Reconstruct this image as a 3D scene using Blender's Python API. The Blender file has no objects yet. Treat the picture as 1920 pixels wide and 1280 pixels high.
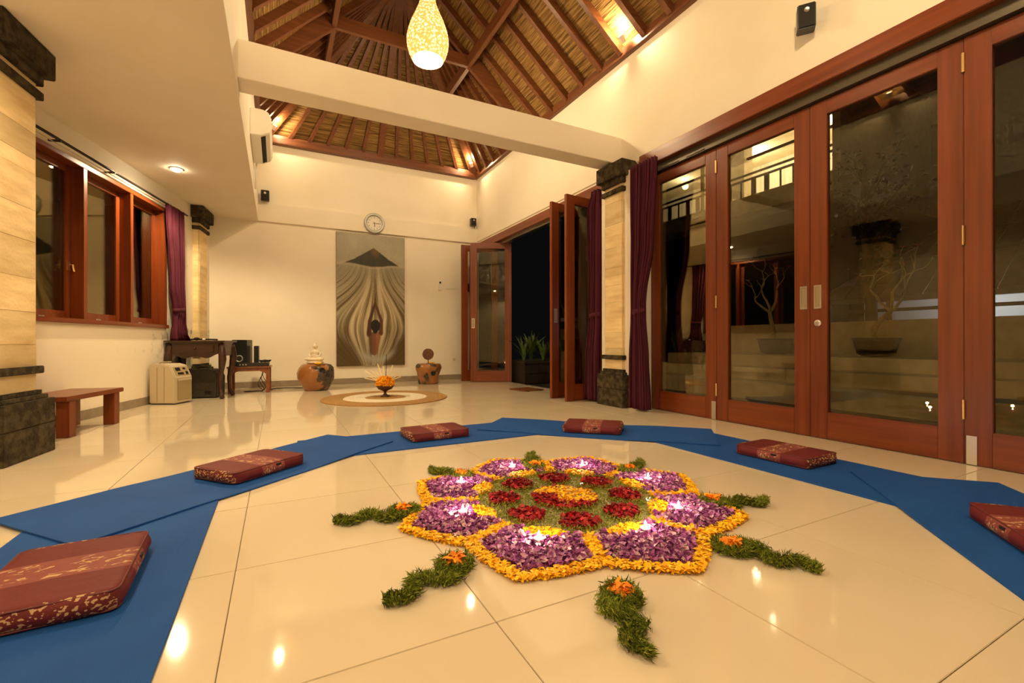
import bpy, bmesh, math, random
import numpy as np
from mathutils import Matrix, Vector, Euler, noise as mnoise

random.seed(7)
S = bpy.context.scene
C = S.collection
PI = math.pi

# ---------------------------------------------------------------- camera
def cam_axes(yaw, pitch, roll):
    f = Vector((math.sin(yaw) * math.cos(pitch), math.cos(yaw) * math.cos(pitch), math.sin(pitch)))
    r = Vector((math.cos(yaw), -math.sin(yaw), 0))
    u = r.cross(f)
    r2 = r * math.cos(roll) + u * math.sin(roll)
    u2 = -r * math.sin(roll) + u * math.cos(roll)
    return r2, u2, f
r_, u_, f_ = cam_axes(math.radians(27.3), math.radians(0.02), math.radians(-0.1))
cd = bpy.data.cameras.new('camera')
cd.sensor_width = 36.0
cd.lens = 852.0 / 1920.0 * 36.0
cd.clip_start = 0.02
cam = bpy.data.objects.new('camera', cd)
C.objects.link(cam)
m = Matrix(((r_.x, u_.x, -f_.x, 0), (r_.y, u_.y, -f_.y, 0), (r_.z, u_.z, -f_.z, 0.70), (0, 0, 0, 1)))
cam.matrix_world = m
S.camera = cam

# ---------------------------------------------------------------- world, exposure
w = bpy.data.worlds.new('night')
S.world = w
w.use_nodes = True
w.node_tree.nodes['Background'].inputs[0].default_value = (0.006, 0.006, 0.006, 1)
w.node_tree.nodes['Background'].inputs[1].default_value = 0.35
S.view_settings.view_transform = 'Standard'
S.view_settings.look = 'None'
S.view_settings.gamma = 1.0
S.view_settings.use_curve_mapping = False
S.view_settings.exposure = 0.39
try:
    S.cycles.max_bounces = 8
    S.cycles.use_adaptive_sampling = True
    S.cycles.adaptive_threshold = 0.08
    S.cycles.adaptive_min_samples = 16
    S.cycles.diffuse_bounces = 5
    S.cycles.glossy_bounces = 3
    S.cycles.transparent_max_bounces = 10
    S.cycles.caustics_reflective = False
    S.cycles.caustics_refractive = False
    S.cycles.sample_clamp_indirect = 6.0
    S.cycles.blur_glossy = 0.5
except Exception:
    pass
WARM = (1.0, 0.74, 0.41)
P_DOWN, P_UP, P_PEND = 112.0, 20.0, 92.0     # lamp powers

def point_light(name, loc, power, radius=0.05, col=WARM, parent=None):
    l = bpy.data.lights.new(name, 'POINT')
    l.energy = power
    l.color = col
    l.shadow_soft_size = radius
    o = bpy.data.objects.new(name, l)
    C.objects.link(o)
    o.location = loc
    if parent: o.parent = parent
    return o
def spot_light(name, loc, power, direction, angle, blend=0.6, radius=0.04, col=WARM, parent=None):
    l = bpy.data.lights.new(name, 'SPOT')
    l.energy = power; l.color = col; l.shadow_soft_size = radius
    l.spot_size = angle; l.spot_blend = blend
    o = bpy.data.objects.new(name, l)
    C.objects.link(o)
    o.location = loc
    o.rotation_euler = Vector(direction).to_track_quat('-Z', 'Y').to_euler()
    if parent: o.parent = parent
    return o

# ---------------------------------------------------------------- materials
def new_mat(name):
    m = bpy.data.materials.new(name)
    m.use_nodes = True
    nt = m.node_tree
    return m, nt, nt.nodes, nt.links, nt.nodes['Principled BSDF']
def mat(name, col, rough=0.5, metal=0.0, col2=None, scale=(4, 4, 4), nscale=1.0, detail=4.0, lo=0.35, hi=0.65,
        bump=0.0, bscale=None, spec=0.5, rnd=0.0, coat=0.0, emit=None, estr=0.0):
    m, nt, N, L, B = new_mat(name)
    B.inputs['Roughness'].default_value = rough
    B.inputs['Metallic'].default_value = metal
    B.inputs['Specular IOR Level'].default_value = spec
    B.inputs['Coat Weight'].default_value = coat
    B.inputs['Base Color'].default_value = (*col, 1)
    out = None
    if col2 or bump:
        tc = N.new('ShaderNodeTexCoord'); mp = N.new('ShaderNodeMapping')
        mp.inputs['Scale'].default_value = scale
        L.new(tc.outputs['Object'], mp.inputs['Vector'])
        nz = N.new('ShaderNodeTexNoise'); nz.inputs['Scale'].default_value = nscale; nz.inputs['Detail'].default_value = detail
        L.new(mp.outputs[0], nz.inputs['Vector'])
        if col2:
            rp = N.new('ShaderNodeValToRGB')
            rp.color_ramp.elements[0].position = lo; rp.color_ramp.elements[0].color = (*col, 1)
            rp.color_ramp.elements[1].position = hi; rp.color_ramp.elements[1].color = (*col2, 1)
            L.new(nz.outputs['Fac'], rp.inputs['Fac'])
            L.new(rp.outputs['Color'], B.inputs['Base Color'])
            out = rp.outputs['Color']
        if bump:
            bp = N.new('ShaderNodeBump'); bp.inputs['Strength'].default_value = bump; bp.inputs['Distance'].default_value = 0.01
            src = nz
            if bscale:
                src = N.new('ShaderNodeTexNoise'); src.inputs['Scale'].default_value = bscale; src.inputs['Detail'].default_value = 3
                L.new(tc.outputs['Object'], src.inputs['Vector'])
            L.new(src.outputs['Fac'], bp.inputs['Height'])
            L.new(bp.outputs['Normal'], B.inputs['Normal'])
    if rnd:
        oi = N.new('ShaderNodeObjectInfo'); hs = N.new('ShaderNodeHueSaturation')
        mr = N.new('ShaderNodeMapRange')
        mr.inputs['To Min'].default_value = 1 - rnd; mr.inputs['To Max'].default_value = 1 + rnd
        L.new(oi.outputs['Random'], mr.inputs['Value']); L.new(mr.outputs[0], hs.inputs['Value'])
        if out: L.new(out, hs.inputs['Color'])
        else: hs.inputs['Color'].default_value = (*col, 1)
        L.new(hs.outputs['Color'], B.inputs['Base Color'])
    if emit:
        B.inputs['Emission Color'].default_value = (*emit, 1)
        B.inputs['Emission Strength'].default_value = estr
    return m
def attr_mat(name, rough=0.6, spec=0.3, trans=0.0):
    m, nt, N, L, B = new_mat(name)
    a = N.new('ShaderNodeAttribute'); a.attribute_name = 'Col'
    L.new(a.outputs['Color'], B.inputs['Base Color'])
    B.inputs['Roughness'].default_value = rough
    B.inputs['Specular IOR Level'].default_value = spec
    return m

M = {}
M['plaster'] = mat('plaster', (0.86, 0.80, 0.68), 0.62, col2=(0.80, 0.73, 0.60), scale=(1, 1, 1), nscale=1.3, lo=0.40, hi=0.75, bump=0.05, bscale=40, spec=0.25)
M['ceiling_paint'] = mat('ceiling_paint', (0.80, 0.73, 0.62), 0.7, col2=(0.77, 0.70, 0.58), nscale=0.6, spec=0.2)
def wood(name, a, b, axis, rough=0.32, coat=0.0):
    sc = {'x': (1.2, 26, 26), 'y': (26, 1.2, 26), 'z': (26, 26, 1.2)}[axis]
    return mat(name, a, rough, col2=b, scale=sc, nscale=1.0, detail=5, lo=0.30, hi=0.72, bump=0.06, coat=coat)
RW1, RW2 = (0.225, 0.050, 0.011), (0.135, 0.025, 0.005)
M['wood_x'] = wood('red_wood_x', RW1, RW2, 'x'); M['wood_y'] = wood('red_wood_y', RW1, RW2, 'y'); M['wood_z'] = wood('red_wood_z', RW1, RW2, 'z')
M['beam_x'] = wood('roof_timber_x', (0.20, 0.070, 0.024), (0.11, 0.034, 0.012), 'x', 0.42)
M['beam_y'] = wood('roof_timber_y', (0.20, 0.070, 0.024), (0.11, 0.034, 0.012), 'y', 0.42)
M['dark_wood'] = wood('dark_stained_wood', (0.060, 0.022, 0.010), (0.028, 0.010, 0.005), 'x', 0.3)
M['bench_wood'] = wood('bench_teak', (0.26, 0.085, 0.026), (0.16, 0.046, 0.014), 'y', 0.35)
M['lava'] = mat('lava_stone', (0.085, 0.066, 0.036), 0.85, col2=(0.030, 0.022, 0.012), nscale=9, scale=(2, 2, 2), detail=6, lo=0.35, hi=0.6, bump=0.8, bscale=60, spec=0.2, rnd=0.12)
M['lime'] = mat('cream_limestone', (0.82, 0.66, 0.38), 0.75, col2=(0.62, 0.45, 0.22), nscale=2.2, scale=(1.5, 1.5, 7), detail=6, lo=0.35, hi=0.75, bump=0.25, bscale=50, spec=0.25, rnd=0.2)
M['grout'] = mat('tile_grout', (0.22, 0.16, 0.09), 0.9)
M['baseboard'] = mat('grey_tile_skirting', (0.30, 0.25, 0.18), 0.25, col2=(0.26, 0.21, 0.15), nscale=3)
M['metal'] = mat('brushed_steel', (0.62, 0.60, 0.55), 0.28, 1.0)
M['brass'] = mat('brass', (0.70, 0.48, 0.22), 0.3, 1.0)
M['track'] = mat('track_metal', (0.10, 0.085, 0.06), 0.4, 0.6)
M['white_plastic'] = mat('white_plastic', (0.80, 0.77, 0.68), 0.35)
M['black_plastic'] = mat('black_plastic', (0.012, 0.012, 0.012), 0.28)
M['black_matt'] = mat('black_matt', (0.010, 0.009, 0.008), 0.8)
M['beige_plastic'] = mat('beige_plastic', (0.55, 0.47, 0.33), 0.45)
M['tan_plastic'] = mat('tan_plastic', (0.36, 0.28, 0.15), 0.4)
M['curtain'] = mat('purple_curtain_cloth', (0.105, 0.021, 0.040), 0.8, col2=(0.075, 0.014, 0.028), scale=(40, 40, 2), nscale=1, spec=0.15, bump=0.1)
M['silver'] = mat('silver_rim', (0.46, 0.46, 0.44), 0.35, 0.35)
M['clock_face'] = mat('clock_face', (0.80, 0.77, 0.68), 0.5)
M['wax'] = mat('candle_wax', (0.9, 0.8, 0.75), 0.4, emit=(1.0, 0.55, 0.5), estr=2.0)
M['flame'] = mat('flame', (1, 0.9, 0.8), 0.5, emit=(1.0, 0.80, 0.62), estr=40.0)
M['lampglow'] = mat('lamp_glow', (1, 0.9, 0.7), 0.5, emit=(1.0, 0.86, 0.58), estr=26.0)
M['uplens'] = mat('uplight_lens', (1, 0.9, 0.7), 0.5, emit=(1.0, 0.84, 0.56), estr=14.0)
M['downlens'] = mat('downlight_lens', (1, 0.9, 0.7), 0.5, emit=(1.0, 0.84, 0.56), estr=95.0)
M['statue'] = mat('cream_stone_statue', (0.82, 0.74, 0.60), 0.6, col2=(0.66, 0.56, 0.40), nscale=14, bump=0.15, bscale=70)
M['soil'] = mat('soil', (0.02, 0.014, 0.008), 0.95)
M['cream_render'] = mat('cream_render', (0.82, 0.72, 0.50), 0.7, col2=(0.70, 0.60, 0.40), nscale=1.5)
M['leaf'] = mat('leaf_green', (0.13, 0.20, 0.04), 0.45, col2=(0.06, 0.11, 0.022), nscale=6, rnd=0.25)
M['leaf_dark'] = mat('leaf_dark', (0.030, 0.045, 0.012), 0.5, col2=(0.015, 0.025, 0.008), nscale=6, rnd=0.25)
M['bark'] = mat('lit_bark', (0.80, 0.68, 0.38), 0.8, col2=(0.60, 0.48, 0.25), nscale=12, bump=0.3)  # bonsai bark brightened in colour to stand in for garden light
M['dark_bark'] = mat('dark_bark', (0.10, 0.075, 0.04), 0.85, col2=(0.05, 0.035, 0.02), nscale=12, bump=0.3)
M['pink_flower'] = mat('pink_flower', (0.65, 0.08, 0.10), 0.5)
M['yellow_flower'] = mat('yellow_flower', (0.95, 0.60, 0.01), 0.5)
M['dark_stone'] = mat('dark_slate', (0.040, 0.032, 0.024), 0.5, col2=(0.022, 0.017, 0.012), nscale=5, bump=0.2, bscale=25, rnd=0.2)
M['terrace'] = mat('terrace_stone', (0.05, 0.045, 0.035), 0.35, col2=(0.03, 0.026, 0.02), nscale=4)
M['roof_tile'] = mat('clay_roof_tile', (0.16, 0.050, 0.022), 0.7, col2=(0.09, 0.028, 0.014), nscale=5, rnd=0.15)

def tile_mat():
    m, nt, N, L, B = new_mat('polished_ivory_tile')
    tc = N.new('ShaderNodeTexCoord'); nz = N.new('ShaderNodeTexNoise')
    nz.inputs['Scale'].default_value = 1.4; nz.inputs['Detail'].default_value = 3
    L.new(tc.outputs['Object'], nz.inputs['Vector'])
    rp = N.new('ShaderNodeValToRGB')
    rp.color_ramp.elements[0].position = 0.3; rp.color_ramp.elements[0].color = (0.70, 0.60, 0.44, 1)
    rp.color_ramp.elements[1].position = 0.8; rp.color_ramp.elements[1].color = (0.74, 0.645, 0.48, 1)
    L.new(nz.outputs['Fac'], rp.inputs['Fac']); L.new(rp.outputs['Color'], B.inputs['Base Color'])
    B.inputs['Roughness'].default_value = 0.055
    B.inputs['IOR'].default_value = 1.55
    B.inputs['Specular IOR Level'].default_value = 0.5
    n2 = N.new('ShaderNodeTexNoise'); n2.inputs['Scale'].default_value = 3.0; n2.inputs['Detail'].default_value = 1
    L.new(tc.outputs['Object'], n2.inputs['Vector'])
    bp = N.new('ShaderNodeBump'); bp.inputs['Strength'].default_value = 0.03; bp.inputs['Distance'].default_value = 0.02
    L.new(n2.outputs['Fac'], bp.inputs['Height']); L.new(bp.outputs['Normal'], B.inputs['Normal'])
    return m
M['tile'] = tile_mat()

def glass_mat():
    m, nt, N, L, B = new_mat('window_glass')
    N.remove(B)
    out = N['Material Output']
    tr = N.new('ShaderNodeBsdfTransparent'); tr.inputs['Color'].default_value = (0.86, 0.85, 0.78, 1)
    gl = N.new('ShaderNodeBsdfGlossy'); gl.inputs['Roughness'].default_value = 0.0
    gl.inputs['Color'].default_value = (1.0, 0.92, 0.72, 1)
    fr = N.new('ShaderNodeFresnel'); fr.inputs['IOR'].default_value = 1.52
    mu = N.new('ShaderNodeMath'); mu.operation = 'MULTIPLY'; mu.inputs[1].default_value = 0.75; mu.use_clamp = True
    mx = N.new('ShaderNodeMixShader')
    L.new(fr.outputs[0], mu.inputs[0]); L.new(mu.outputs[0], mx.inputs[0])
    L.new(tr.outputs[0], mx.inputs[1]); L.new(gl.outputs[0], mx.inputs[2])
    L.new(mx.outputs[0], out.inputs['Surface'])
    return m
M['glass'] = glass_mat()

def thatch_mat(name, axis):
    m, nt, N, L, B = new_mat(name)
    tc = N.new('ShaderNodeTexCoord'); mp = N.new('ShaderNodeMapping')
    mp.inputs['Scale'].default_value = {'y': (70, 3.0, 70), 'x': (3.0, 70, 70)}[axis]
    L.new(tc.outputs['Object'], mp.inputs['Vector'])
    nz = N.new('ShaderNodeTexNoise'); nz.inputs['Scale'].default_value = 1.0; nz.inputs['Detail'].default_value = 3
    L.new(mp.outputs[0], nz.inputs['Vector'])
    rp = N.new('ShaderNodeValToRGB')
    e = rp.color_ramp.elements
    e[0].position = 0.32; e[0].color = (0.085, 0.042, 0.012, 1)
    e[1].position = 0.72; e[1].color = (0.42, 0.26, 0.10, 1)
    k = e.new(0.5); k.color = (0.24, 0.135, 0.042, 1)
    L.new(nz.outputs['Fac'], rp.inputs['Fac']); L.new(rp.outputs['Color'], B.inputs['Base Color'])
    bp = N.new('ShaderNodeBump'); bp.inputs['Strength'].default_value = 0.7; bp.inputs['Distance'].default_value = 0.02
    L.new(nz.outputs['Fac'], bp.inputs['Height']); L.new(bp.outputs['Normal'], B.inputs['Normal'])
    B.inputs['Roughness'].default_value = 0.8
    B.inputs['Specular IOR Level'].default_value = 0.2
    return m
M['thatch_y'] = thatch_mat('reed_ceiling_y', 'y'); M['thatch_x'] = thatch_mat('reed_ceiling_x', 'x')

def mat_blue():
    m, nt, N, L, B = new_mat('blue_yoga_mat')
    tc = N.new('ShaderNodeTexCoord'); wv = N.new('ShaderNodeTexWave')
    wv.inputs['Scale'].default_value = 55; wv.bands_direction = 'Y'; wv.inputs['Distortion'].default_value = 0.3
    L.new(tc.outputs['Object'], wv.inputs['Vector'])
    nz = N.new('ShaderNodeTexNoise'); nz.inputs['Scale'].default_value = 3.5; nz.inputs['Detail'].default_value = 4
    L.new(tc.outputs['Object'], nz.inputs['Vector'])
    rp = N.new('ShaderNodeValToRGB')
    rp.color_ramp.elements[0].position = 0.3; rp.color_ramp.elements[0].color = (0.011, 0.070, 0.30, 1)
    rp.color_ramp.elements[1].position = 0.75; rp.color_ramp.elements[1].color = (0.016, 0.094, 0.37, 1)
    L.new(nz.outputs['Fac'], rp.inputs['Fac']); L.new(rp.outputs['Color'], B.inputs['Base Color'])
    bp = N.new('ShaderNodeBump'); bp.inputs['Strength'].default_value = 0.25; bp.inputs['Distance'].default_value = 0.002
    L.new(wv.outputs['Fac'], bp.inputs['Height']); L.new(bp.outputs['Normal'], B.inputs['Normal'])
    B.inputs['Roughness'].default_value = 0.7
    B.inputs['Specular IOR Level'].default_value = 0.14
    return m
M['mat_blue'] = mat_blue()

def cushion_mat():
    # maroon woven cloth with a paler brocade band across the middle and gold thread motifs on band and edges
    m, nt, N, L, B = new_mat('maroon_brocade')
    tc = N.new('ShaderNodeTexCoord'); sx = N.new('ShaderNodeSeparateXYZ')
    L.new(tc.outputs['Object'], sx.inputs[0])
    def math_(op, a, b=None, clamp=False):
        n = N.new('ShaderNodeMath'); n.operation = op; n.use_clamp = clamp
        for i, v in enumerate((a, b)):
            if v is None: continue
            if isinstance(v, (int, float)): n.inputs[i].default_value = v
            else: L.new(v, n.inputs[i])
        return n.outputs[0]
    ax = math_('ABSOLUTE', sx.outputs[0])
    band = math_('LESS_THAN', ax, 0.068)
    mp = N.new('ShaderNodeMapping'); mp.inputs['Scale'].default_value = (46, 22, 40); mp.inputs['Rotation'].default_value = (0, 0, 0.5)
    L.new(tc.outputs['Object'], mp.inputs['Vector'])
    vo = N.new('ShaderNodeTexNoise'); vo.inputs['Scale'].default_value = 1.0; vo.inputs['Detail'].default_value = 2.0; vo.inputs['Distortion'].default_value = 1.5
    L.new(mp.outputs[0], vo.inputs['Vector'])
    motif = math_('GREATER_THAN', vo.outputs['Fac'], 0.585)
    inner = math_('LESS_THAN', ax, 0.058)
    gold_band = math_('MULTIPLY', motif, inner)
    side = math_('GREATER_THAN', ax, 0.205)
    mp2 = N.new('ShaderNodeMapping'); mp2.inputs['Scale'].default_value = (60, 85, 130)
    L.new(tc.outputs['Object'], mp2.inputs['Vector'])
    vs2 = N.new('ShaderNodeTexNoise'); vs2.inputs['Scale'].default_value = 1.0; vs2.inputs['Detail'].default_value = 1.0
    L.new(mp2.outputs[0], vs2.inputs['Vector'])
    gold_side = math_('MULTIPLY', math_('GREATER_THAN', vs2.outputs['Fac'], 0.56), side)
    gold = math_('MAXIMUM', gold_band, gold_side)
    m1 = N.new('ShaderNodeMixRGB'); m1.inputs[1].default_value = (0.145, 0.021, 0.023, 1); m1.inputs[2].default_value = (0.25, 0.066, 0.058, 1)
    L.new(band, m1.inputs[0])
    m2 = N.new('ShaderNodeMixRGB'); m2.inputs[2].default_value = (0.55, 0.36, 0.17, 1)
    L.new(m1.outputs[0], m2.inputs[1]); L.new(gold, m2.inputs[0])
    L.new(m2.outputs[0], B.inputs['Base Color'])
    B.inputs['Roughness'].default_value = 0.6
    B.inputs['Specular IOR Level'].default_value = 0.2
    nz = N.new('ShaderNodeTexNoise'); nz.inputs['Scale'].default_value = 30
    L.new(tc.outputs['Object'], nz.inputs['Vector'])
    bp = N.new('ShaderNodeBump'); bp.inputs['Strength'].default_value = 0.25; bp.inputs['Distance'].default_value = 0.006
    L.new(nz.outputs['Fac'], bp.inputs['Height']); L.new(bp.outputs['Normal'], B.inputs['Normal'])
    return m
M['cushion'] = cushion_mat()
M['cushion_piping'] = mat('maroon_piping', (0.11, 0.016, 0.018), 0.6)

# ---------------------------------------------------------------- mesh helpers
class MB:
    def __init__(s): s.v = []; s.f = []
    def add(s, vs, fs):
        b = len(s.v); s.v += [tuple(p) for p in vs]; s.f += [tuple(i + b for i in f) for f in fs]; return s
    def box(s, x0, x1, y0, y1, z0, z1, mtx=None):
        vs = [Vector((x, y, z)) for z in (z0, z1) for y in (y0, y1) for x in (x0, x1)]
        if mtx: vs = [mtx @ p for p in vs]
        return s.add(vs, [(0, 2, 3, 1), (4, 5, 7, 6), (0, 1, 5, 4), (2, 6, 7, 3), (0, 4, 6, 2), (1, 3, 7, 5)])
    def bar(s, p0, p1, wdt, dep, up=(0, 0, 1)):
        p0 = Vector(p0); p1 = Vector(p1); d = (p1 - p0).normalized()
        up = Vector(up); sd = d.cross(up).normalized(); up = sd.cross(d).normalized()
        a, b = sd * wdt / 2, up * dep / 2
        vs = [p + x * a + y * b for p in (p0, p1) for x, y in ((-1, -1), (1, -1), (1, 1), (-1, 1))]
        return s.add(vs, [(0, 3, 2, 1), (4, 5, 6, 7), (0, 1, 5, 4), (1, 2, 6, 5), (2, 3, 7, 6), (3, 0, 4, 7)])
    def lathe(s, prof, n=24, c=(0, 0, 0), sx=1.0, sy=1.0):
        b = []
        for r, z in prof:
            for k in range(n):
                a = 2 * PI * k / n
                b.append((c[0] + r * math.cos(a) * sx, c[1] + r * math.sin(a) * sy, c[2] + z))
        fs = []
        for i in range(len(prof) - 1):
            for k in range(n):
                k2 = (k + 1) % n
                fs.append((i * n + k, i * n + k2, (i + 1) * n + k2, (i + 1) * n + k))
        if prof[0][0] > 1e-6: fs.append(tuple(range(n - 1, -1, -1)))
        if prof[-1][0] > 1e-6: fs.append(tuple(range((len(prof) - 1) * n, len(prof) * n)))
        return s.add(b, fs)
    def tube(s, path, rad, n=8, cap=True):
        path = [Vector(p) for p in path]
        if isinstance(rad, (int, float)): rad = [rad] * len(path)
        ref = Vector((0, 0, 1)); vs = []
        for i, p in enumerate(path):
            d = (path[min(i + 1, len(path) - 1)] - path[max(i - 1, 0)]).normalized()
            if abs(d.dot(ref)) > 0.95: rf = Vector((1, 0, 0)) if abs(d.x) < 0.9 else Vector((0, 1, 0))
            else: rf = ref
            a = d.cross(rf).normalized(); b = d.cross(a).normalized()
            for k in range(n):
                t = 2 * PI * k / n
                vs.append(p + (a * math.cos(t) + b * math.sin(t)) * rad[i])
        fs = []
        for i in range(len(path) - 1):
            for k in range(n):
                k2 = (k + 1) % n
                fs.append((i * n + k, i * n + k2, (i + 1) * n + k2, (i + 1) * n + k))
        if cap:
            fs.append(tuple(range(n - 1, -1, -1))); fs.append(tuple(range((len(path) - 1) * n, len(path) * n)))
        return s.add(vs, fs)
    def prism(s, poly, y0, y1):                       # poly in (x,z), extruded along y
        n = len(poly)
        vs = [(x, y0, z) for x, z in poly] + [(x, y1, z) for x, z in poly]
        fs = [tuple(range(n)), tuple(range(2 * n - 1, n - 1, -1))]
        fs += [((i + 1) % n, i, i + n, (i + 1) % n + n) for i in range(n)]
        return s.add(vs, fs)
    def sphere(s, c, r, nu=14, nv=9):
        r = (r, r, r) if isinstance(r, (int, float)) else r
        prof = [(math.sin(PI * i / nv), -math.cos(PI * i / nv)) for i in range(nv + 1)]
        prof[0] = (1e-5, -1); prof[-1] = (1e-5, 1)
        b = len(s.v); s.lathe(prof, nu)
        for i in range(b, len(s.v)):
            p = s.v[i]; s.v[i] = (c[0] + p[0] * r[0], c[1] + p[1] * r[1], c[2] + p[2] * r[2])
        return s
    def mesh(s, name, smooth=False, bevel=0.0):
        me = bpy.data.meshes.new(name)
        me.from_pydata(s.v, [], s.f)
        bm = bmesh.new(); bm.from_mesh(me)
        bmesh.ops.recalc_face_normals(bm, faces=bm.faces)
        if bevel:
            ed = [e for e in bm.edges if len(e.link_faces) == 2 and e.calc_face_angle(0) > 0.6]
            bmesh.ops.bevel(bm, geom=ed, offset=bevel, segments=2, affect='EDGES', clamp_overlap=True)
        bm.to_mesh(me); bm.free()
        if smooth:
            me.polygons.foreach_set('use_smooth', [True] * len(me.polygons))
        me.update()
        return me
    def build(s, name, mt, parent=None, smooth=False, bevel=0.0, loc=None, rot=None):
        return obj(name, s.mesh(name, smooth, bevel), mt, parent, loc, rot)
def obj(name, me, mt, parent=None, loc=None, rot=None):
    if mt is not None and not me.materials:
        me.materials.append(M[mt] if isinstance(mt, str) else mt)
    o = bpy.data.objects.new(name, me)
    C.objects.link(o)
    if parent: o.parent = parent
    if loc: o.location = loc
    if rot: o.rotation_euler = rot
    return o
def tag(o, label=None, cat=None, group=None, kind=None):
    if label: o['label'] = label
    if cat: o['category'] = cat
    if group: o['group'] = group
    if kind: o['kind'] = kind
    return o
def thing(name, label, cat, loc=(0, 0, 0), rz=0.0, group=None, kind=None):
    o = bpy.data.objects.new(name, None)
    o.empty_display_size = 0.05
    C.objects.link(o); o.location = loc; o.rotation_euler = (0, 0, rz)
    return tag(o, label, cat, group, kind)
def struct(o, label): return tag(o, label, None, None, 'structure')
def copy_tree(o, parent=None):
    c = o.copy(); C.objects.link(c); c.parent = parent
    for ch in list(o.children): copy_tree(ch, c)
    return c
def color_mesh(name, verts, faces, cols):
    """mesh from arrays with a per-vertex colour attribute Col"""
    me = bpy.data.meshes.new(name)
    me.from_pydata([tuple(v) for v in verts], [], [tuple(f) for f in faces])
    a = me.color_attributes.new('Col', 'FLOAT_COLOR', 'POINT')
    arr = np.ones((len(verts), 4), np.float32); arr[:, :3] = cols
    a.data.foreach_set('color', arr.ravel())
    me.update()
    return me

# ================================================================ the room shell
XR, XL, YB, ZP, YF = 3.40, -0.26, 8.05, 3.82, -1.2
ZC = 2.57
TH = math.radians(14.04)
UL = Vector((math.sin(TH), math.cos(TH), 0)); NL = Vector((math.cos(TH), -math.sin(TH), 0)); AL = Vector((-1.583, 5.314, 0))

# floor with its tiles
fl = struct(MB().box(-3.0, 3.62, YF - 0.1, YB + 0.1, -0.12, -0.0035).build('floor', 'grout'), 'glossy ivory tiled floor of the hall')
GX, GY, TS, GAP = 0.485, 1.027, 0.6, 0.0022
cache = {}
i0, i1 = math.floor((-3.0 - GX) / TS), math.ceil((3.6 - GX) / TS)
j0, j1 = math.floor((YF - GY) / TS), math.ceil((YB - GY) / TS)
for i in range(i0, i1):
    for j in range(j0, j1):
        x0, x1 = max(GX + i * TS, -3.0), min(GX + (i + 1) * TS, 3.60)
        y0, y1 = max(GY + j * TS, YF), min(GY + (j + 1) * TS, YB)
        if x1 - x0 < 0.02 or y1 - y0 < 0.02: continue
        if x1 < -1.583 + 0.25 * (y1 - 5.314) - 0.15: continue
        a, b = round((x1 - x0) / 2 - GAP / 2, 4), round((y1 - y0) / 2 - GAP / 2, 4)
        if (a, b) not in cache:
            cache[(a, b)] = MB().box(-a, a, -b, b, -0.004, 0).mesh('tile', bevel=0.0012)
        obj('tile', cache[(a, b)], 'tile', fl, ((x0 + x1) / 2, (y0 + y1) / 2, 0))

# back wall
struct(MB().box(-1.6, 3.44, YB, YB + 0.16, 0, ZP + 0.05).build('wall_back', 'plaster'), 'cream plaster back wall behind the painting')
struct(MB().box(XL - 0.1, XR, YB - 0.05, YB + 0.01, ZC, 2.86).build('trim_1', 'plaster', bevel=0.004), 'plastered ledge band running along the back wall')
struct(MB().box(-1.05, XR, YB - 0.012, YB + 0.01, 0, 0.09).build('baseboard_back', 'baseboard', bevel=0.002), 'grey tiled skirting along the back wall')
# right wall with the two door openings
o1 = (0.35, 3.56); o2 = (4.24, 8.02)
wr = MB()
wr.box(XR, 3.62, YF, YB + 0.16, 2.56, ZP + 0.05)
wr.box(XR, 3.62, YF, o1[0], 0, 2.56).box(XR, 3.62, o1[1], o2[0], 0, 2.56).box(3.285, XR, 3.57, 4.13, 0, 2.5)
struct(wr.build('wall_right', 'plaster'), 'cream plaster wall above and between the folding doors')
struct(MB().box(XR - 0.014, XR + 0.02, YF, YB - 0.06, 2.60, 2.925).build('trim_2', 'plaster', bevel=0.003), 'shallow plaster beam band above the folding doors')
struct(MB().box(XR - 0.03, XR + 0.14, o1[0] - 0.05, o1[1] + 0.06, 2.50, 2.635).build('trim_3', 'wood_y', bevel=0.004), 'red wood header over the closed folding doors')
struct(MB().box(XR - 0.03, XR + 0.14, o2[0] - 0.08, YB - 0.01, 2.435, 2.56).build('trim_4', 'wood_y', bevel=0.004), 'red wood header over the open garden doorway')
tk = MB().box(3.43, 3.545, o1[0], o1[1], 2.425, 2.50)
for y in (3.25, 2.95): tk.box(3.422, 3.43, y - 0.1, y + 0.1, 2.435, 2.442)
struct(tk.build('trim_5', 'track'), 'dark metal track above the closed folding doors')
struct(MB().box(3.45, 3.545, o2[0], o2[1], 2.40, 2.435).build('trim_6', 'metal'), 'metal track above the open garden doorway')
# front wall behind the camera, upper inner wall and low ceiling at the left
struct(MB().box(-3.2, -0.6, YF - 0.16, YF, 0, ZP + 0.05).box(3.1, 3.62, YF - 0.16, YF, 0, ZP + 0.05).box(-0.6, 3.1, YF - 0.16, YF, 2.5, ZP + 0.05).build('wall_front', 'plaster'), 'cream plaster wall behind the viewer')
w2 = thing('window_added', 'unseen glazed wooden doors added behind the viewer for dark reflections', None, (0, YF - 0.10, 0), kind='structure')  # added out of view so the door glass reflects something dark
for k in range(5):
    x = -0.6 + k * 0.905
    MB().box(x, x + 0.08, 0, 0.045, 0, 2.5).build('stile', 'wood_z', w2, bevel=0.003)
for z0, z1 in ((0, 0.18), (2.4, 2.5)): MB().box(-0.6, 3.1, 0.003, 0.042, z0, z1).build('rail', 'wood_x', w2, bevel=0.003)
for k in range(4): MB().box(-0.53 + k * 0.905, 0.31 + k * 0.905, 0.018, 0.024, 0.17, 2.41).build('glass_pane', 'glass', w2)
struct(MB().box(XL - 0.15, XL, YF, YB, ZC + 0.0, ZP + 0.05).build('wall_upper', 'plaster'), 'cream upper wall rising from the low ceiling edge')
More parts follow.
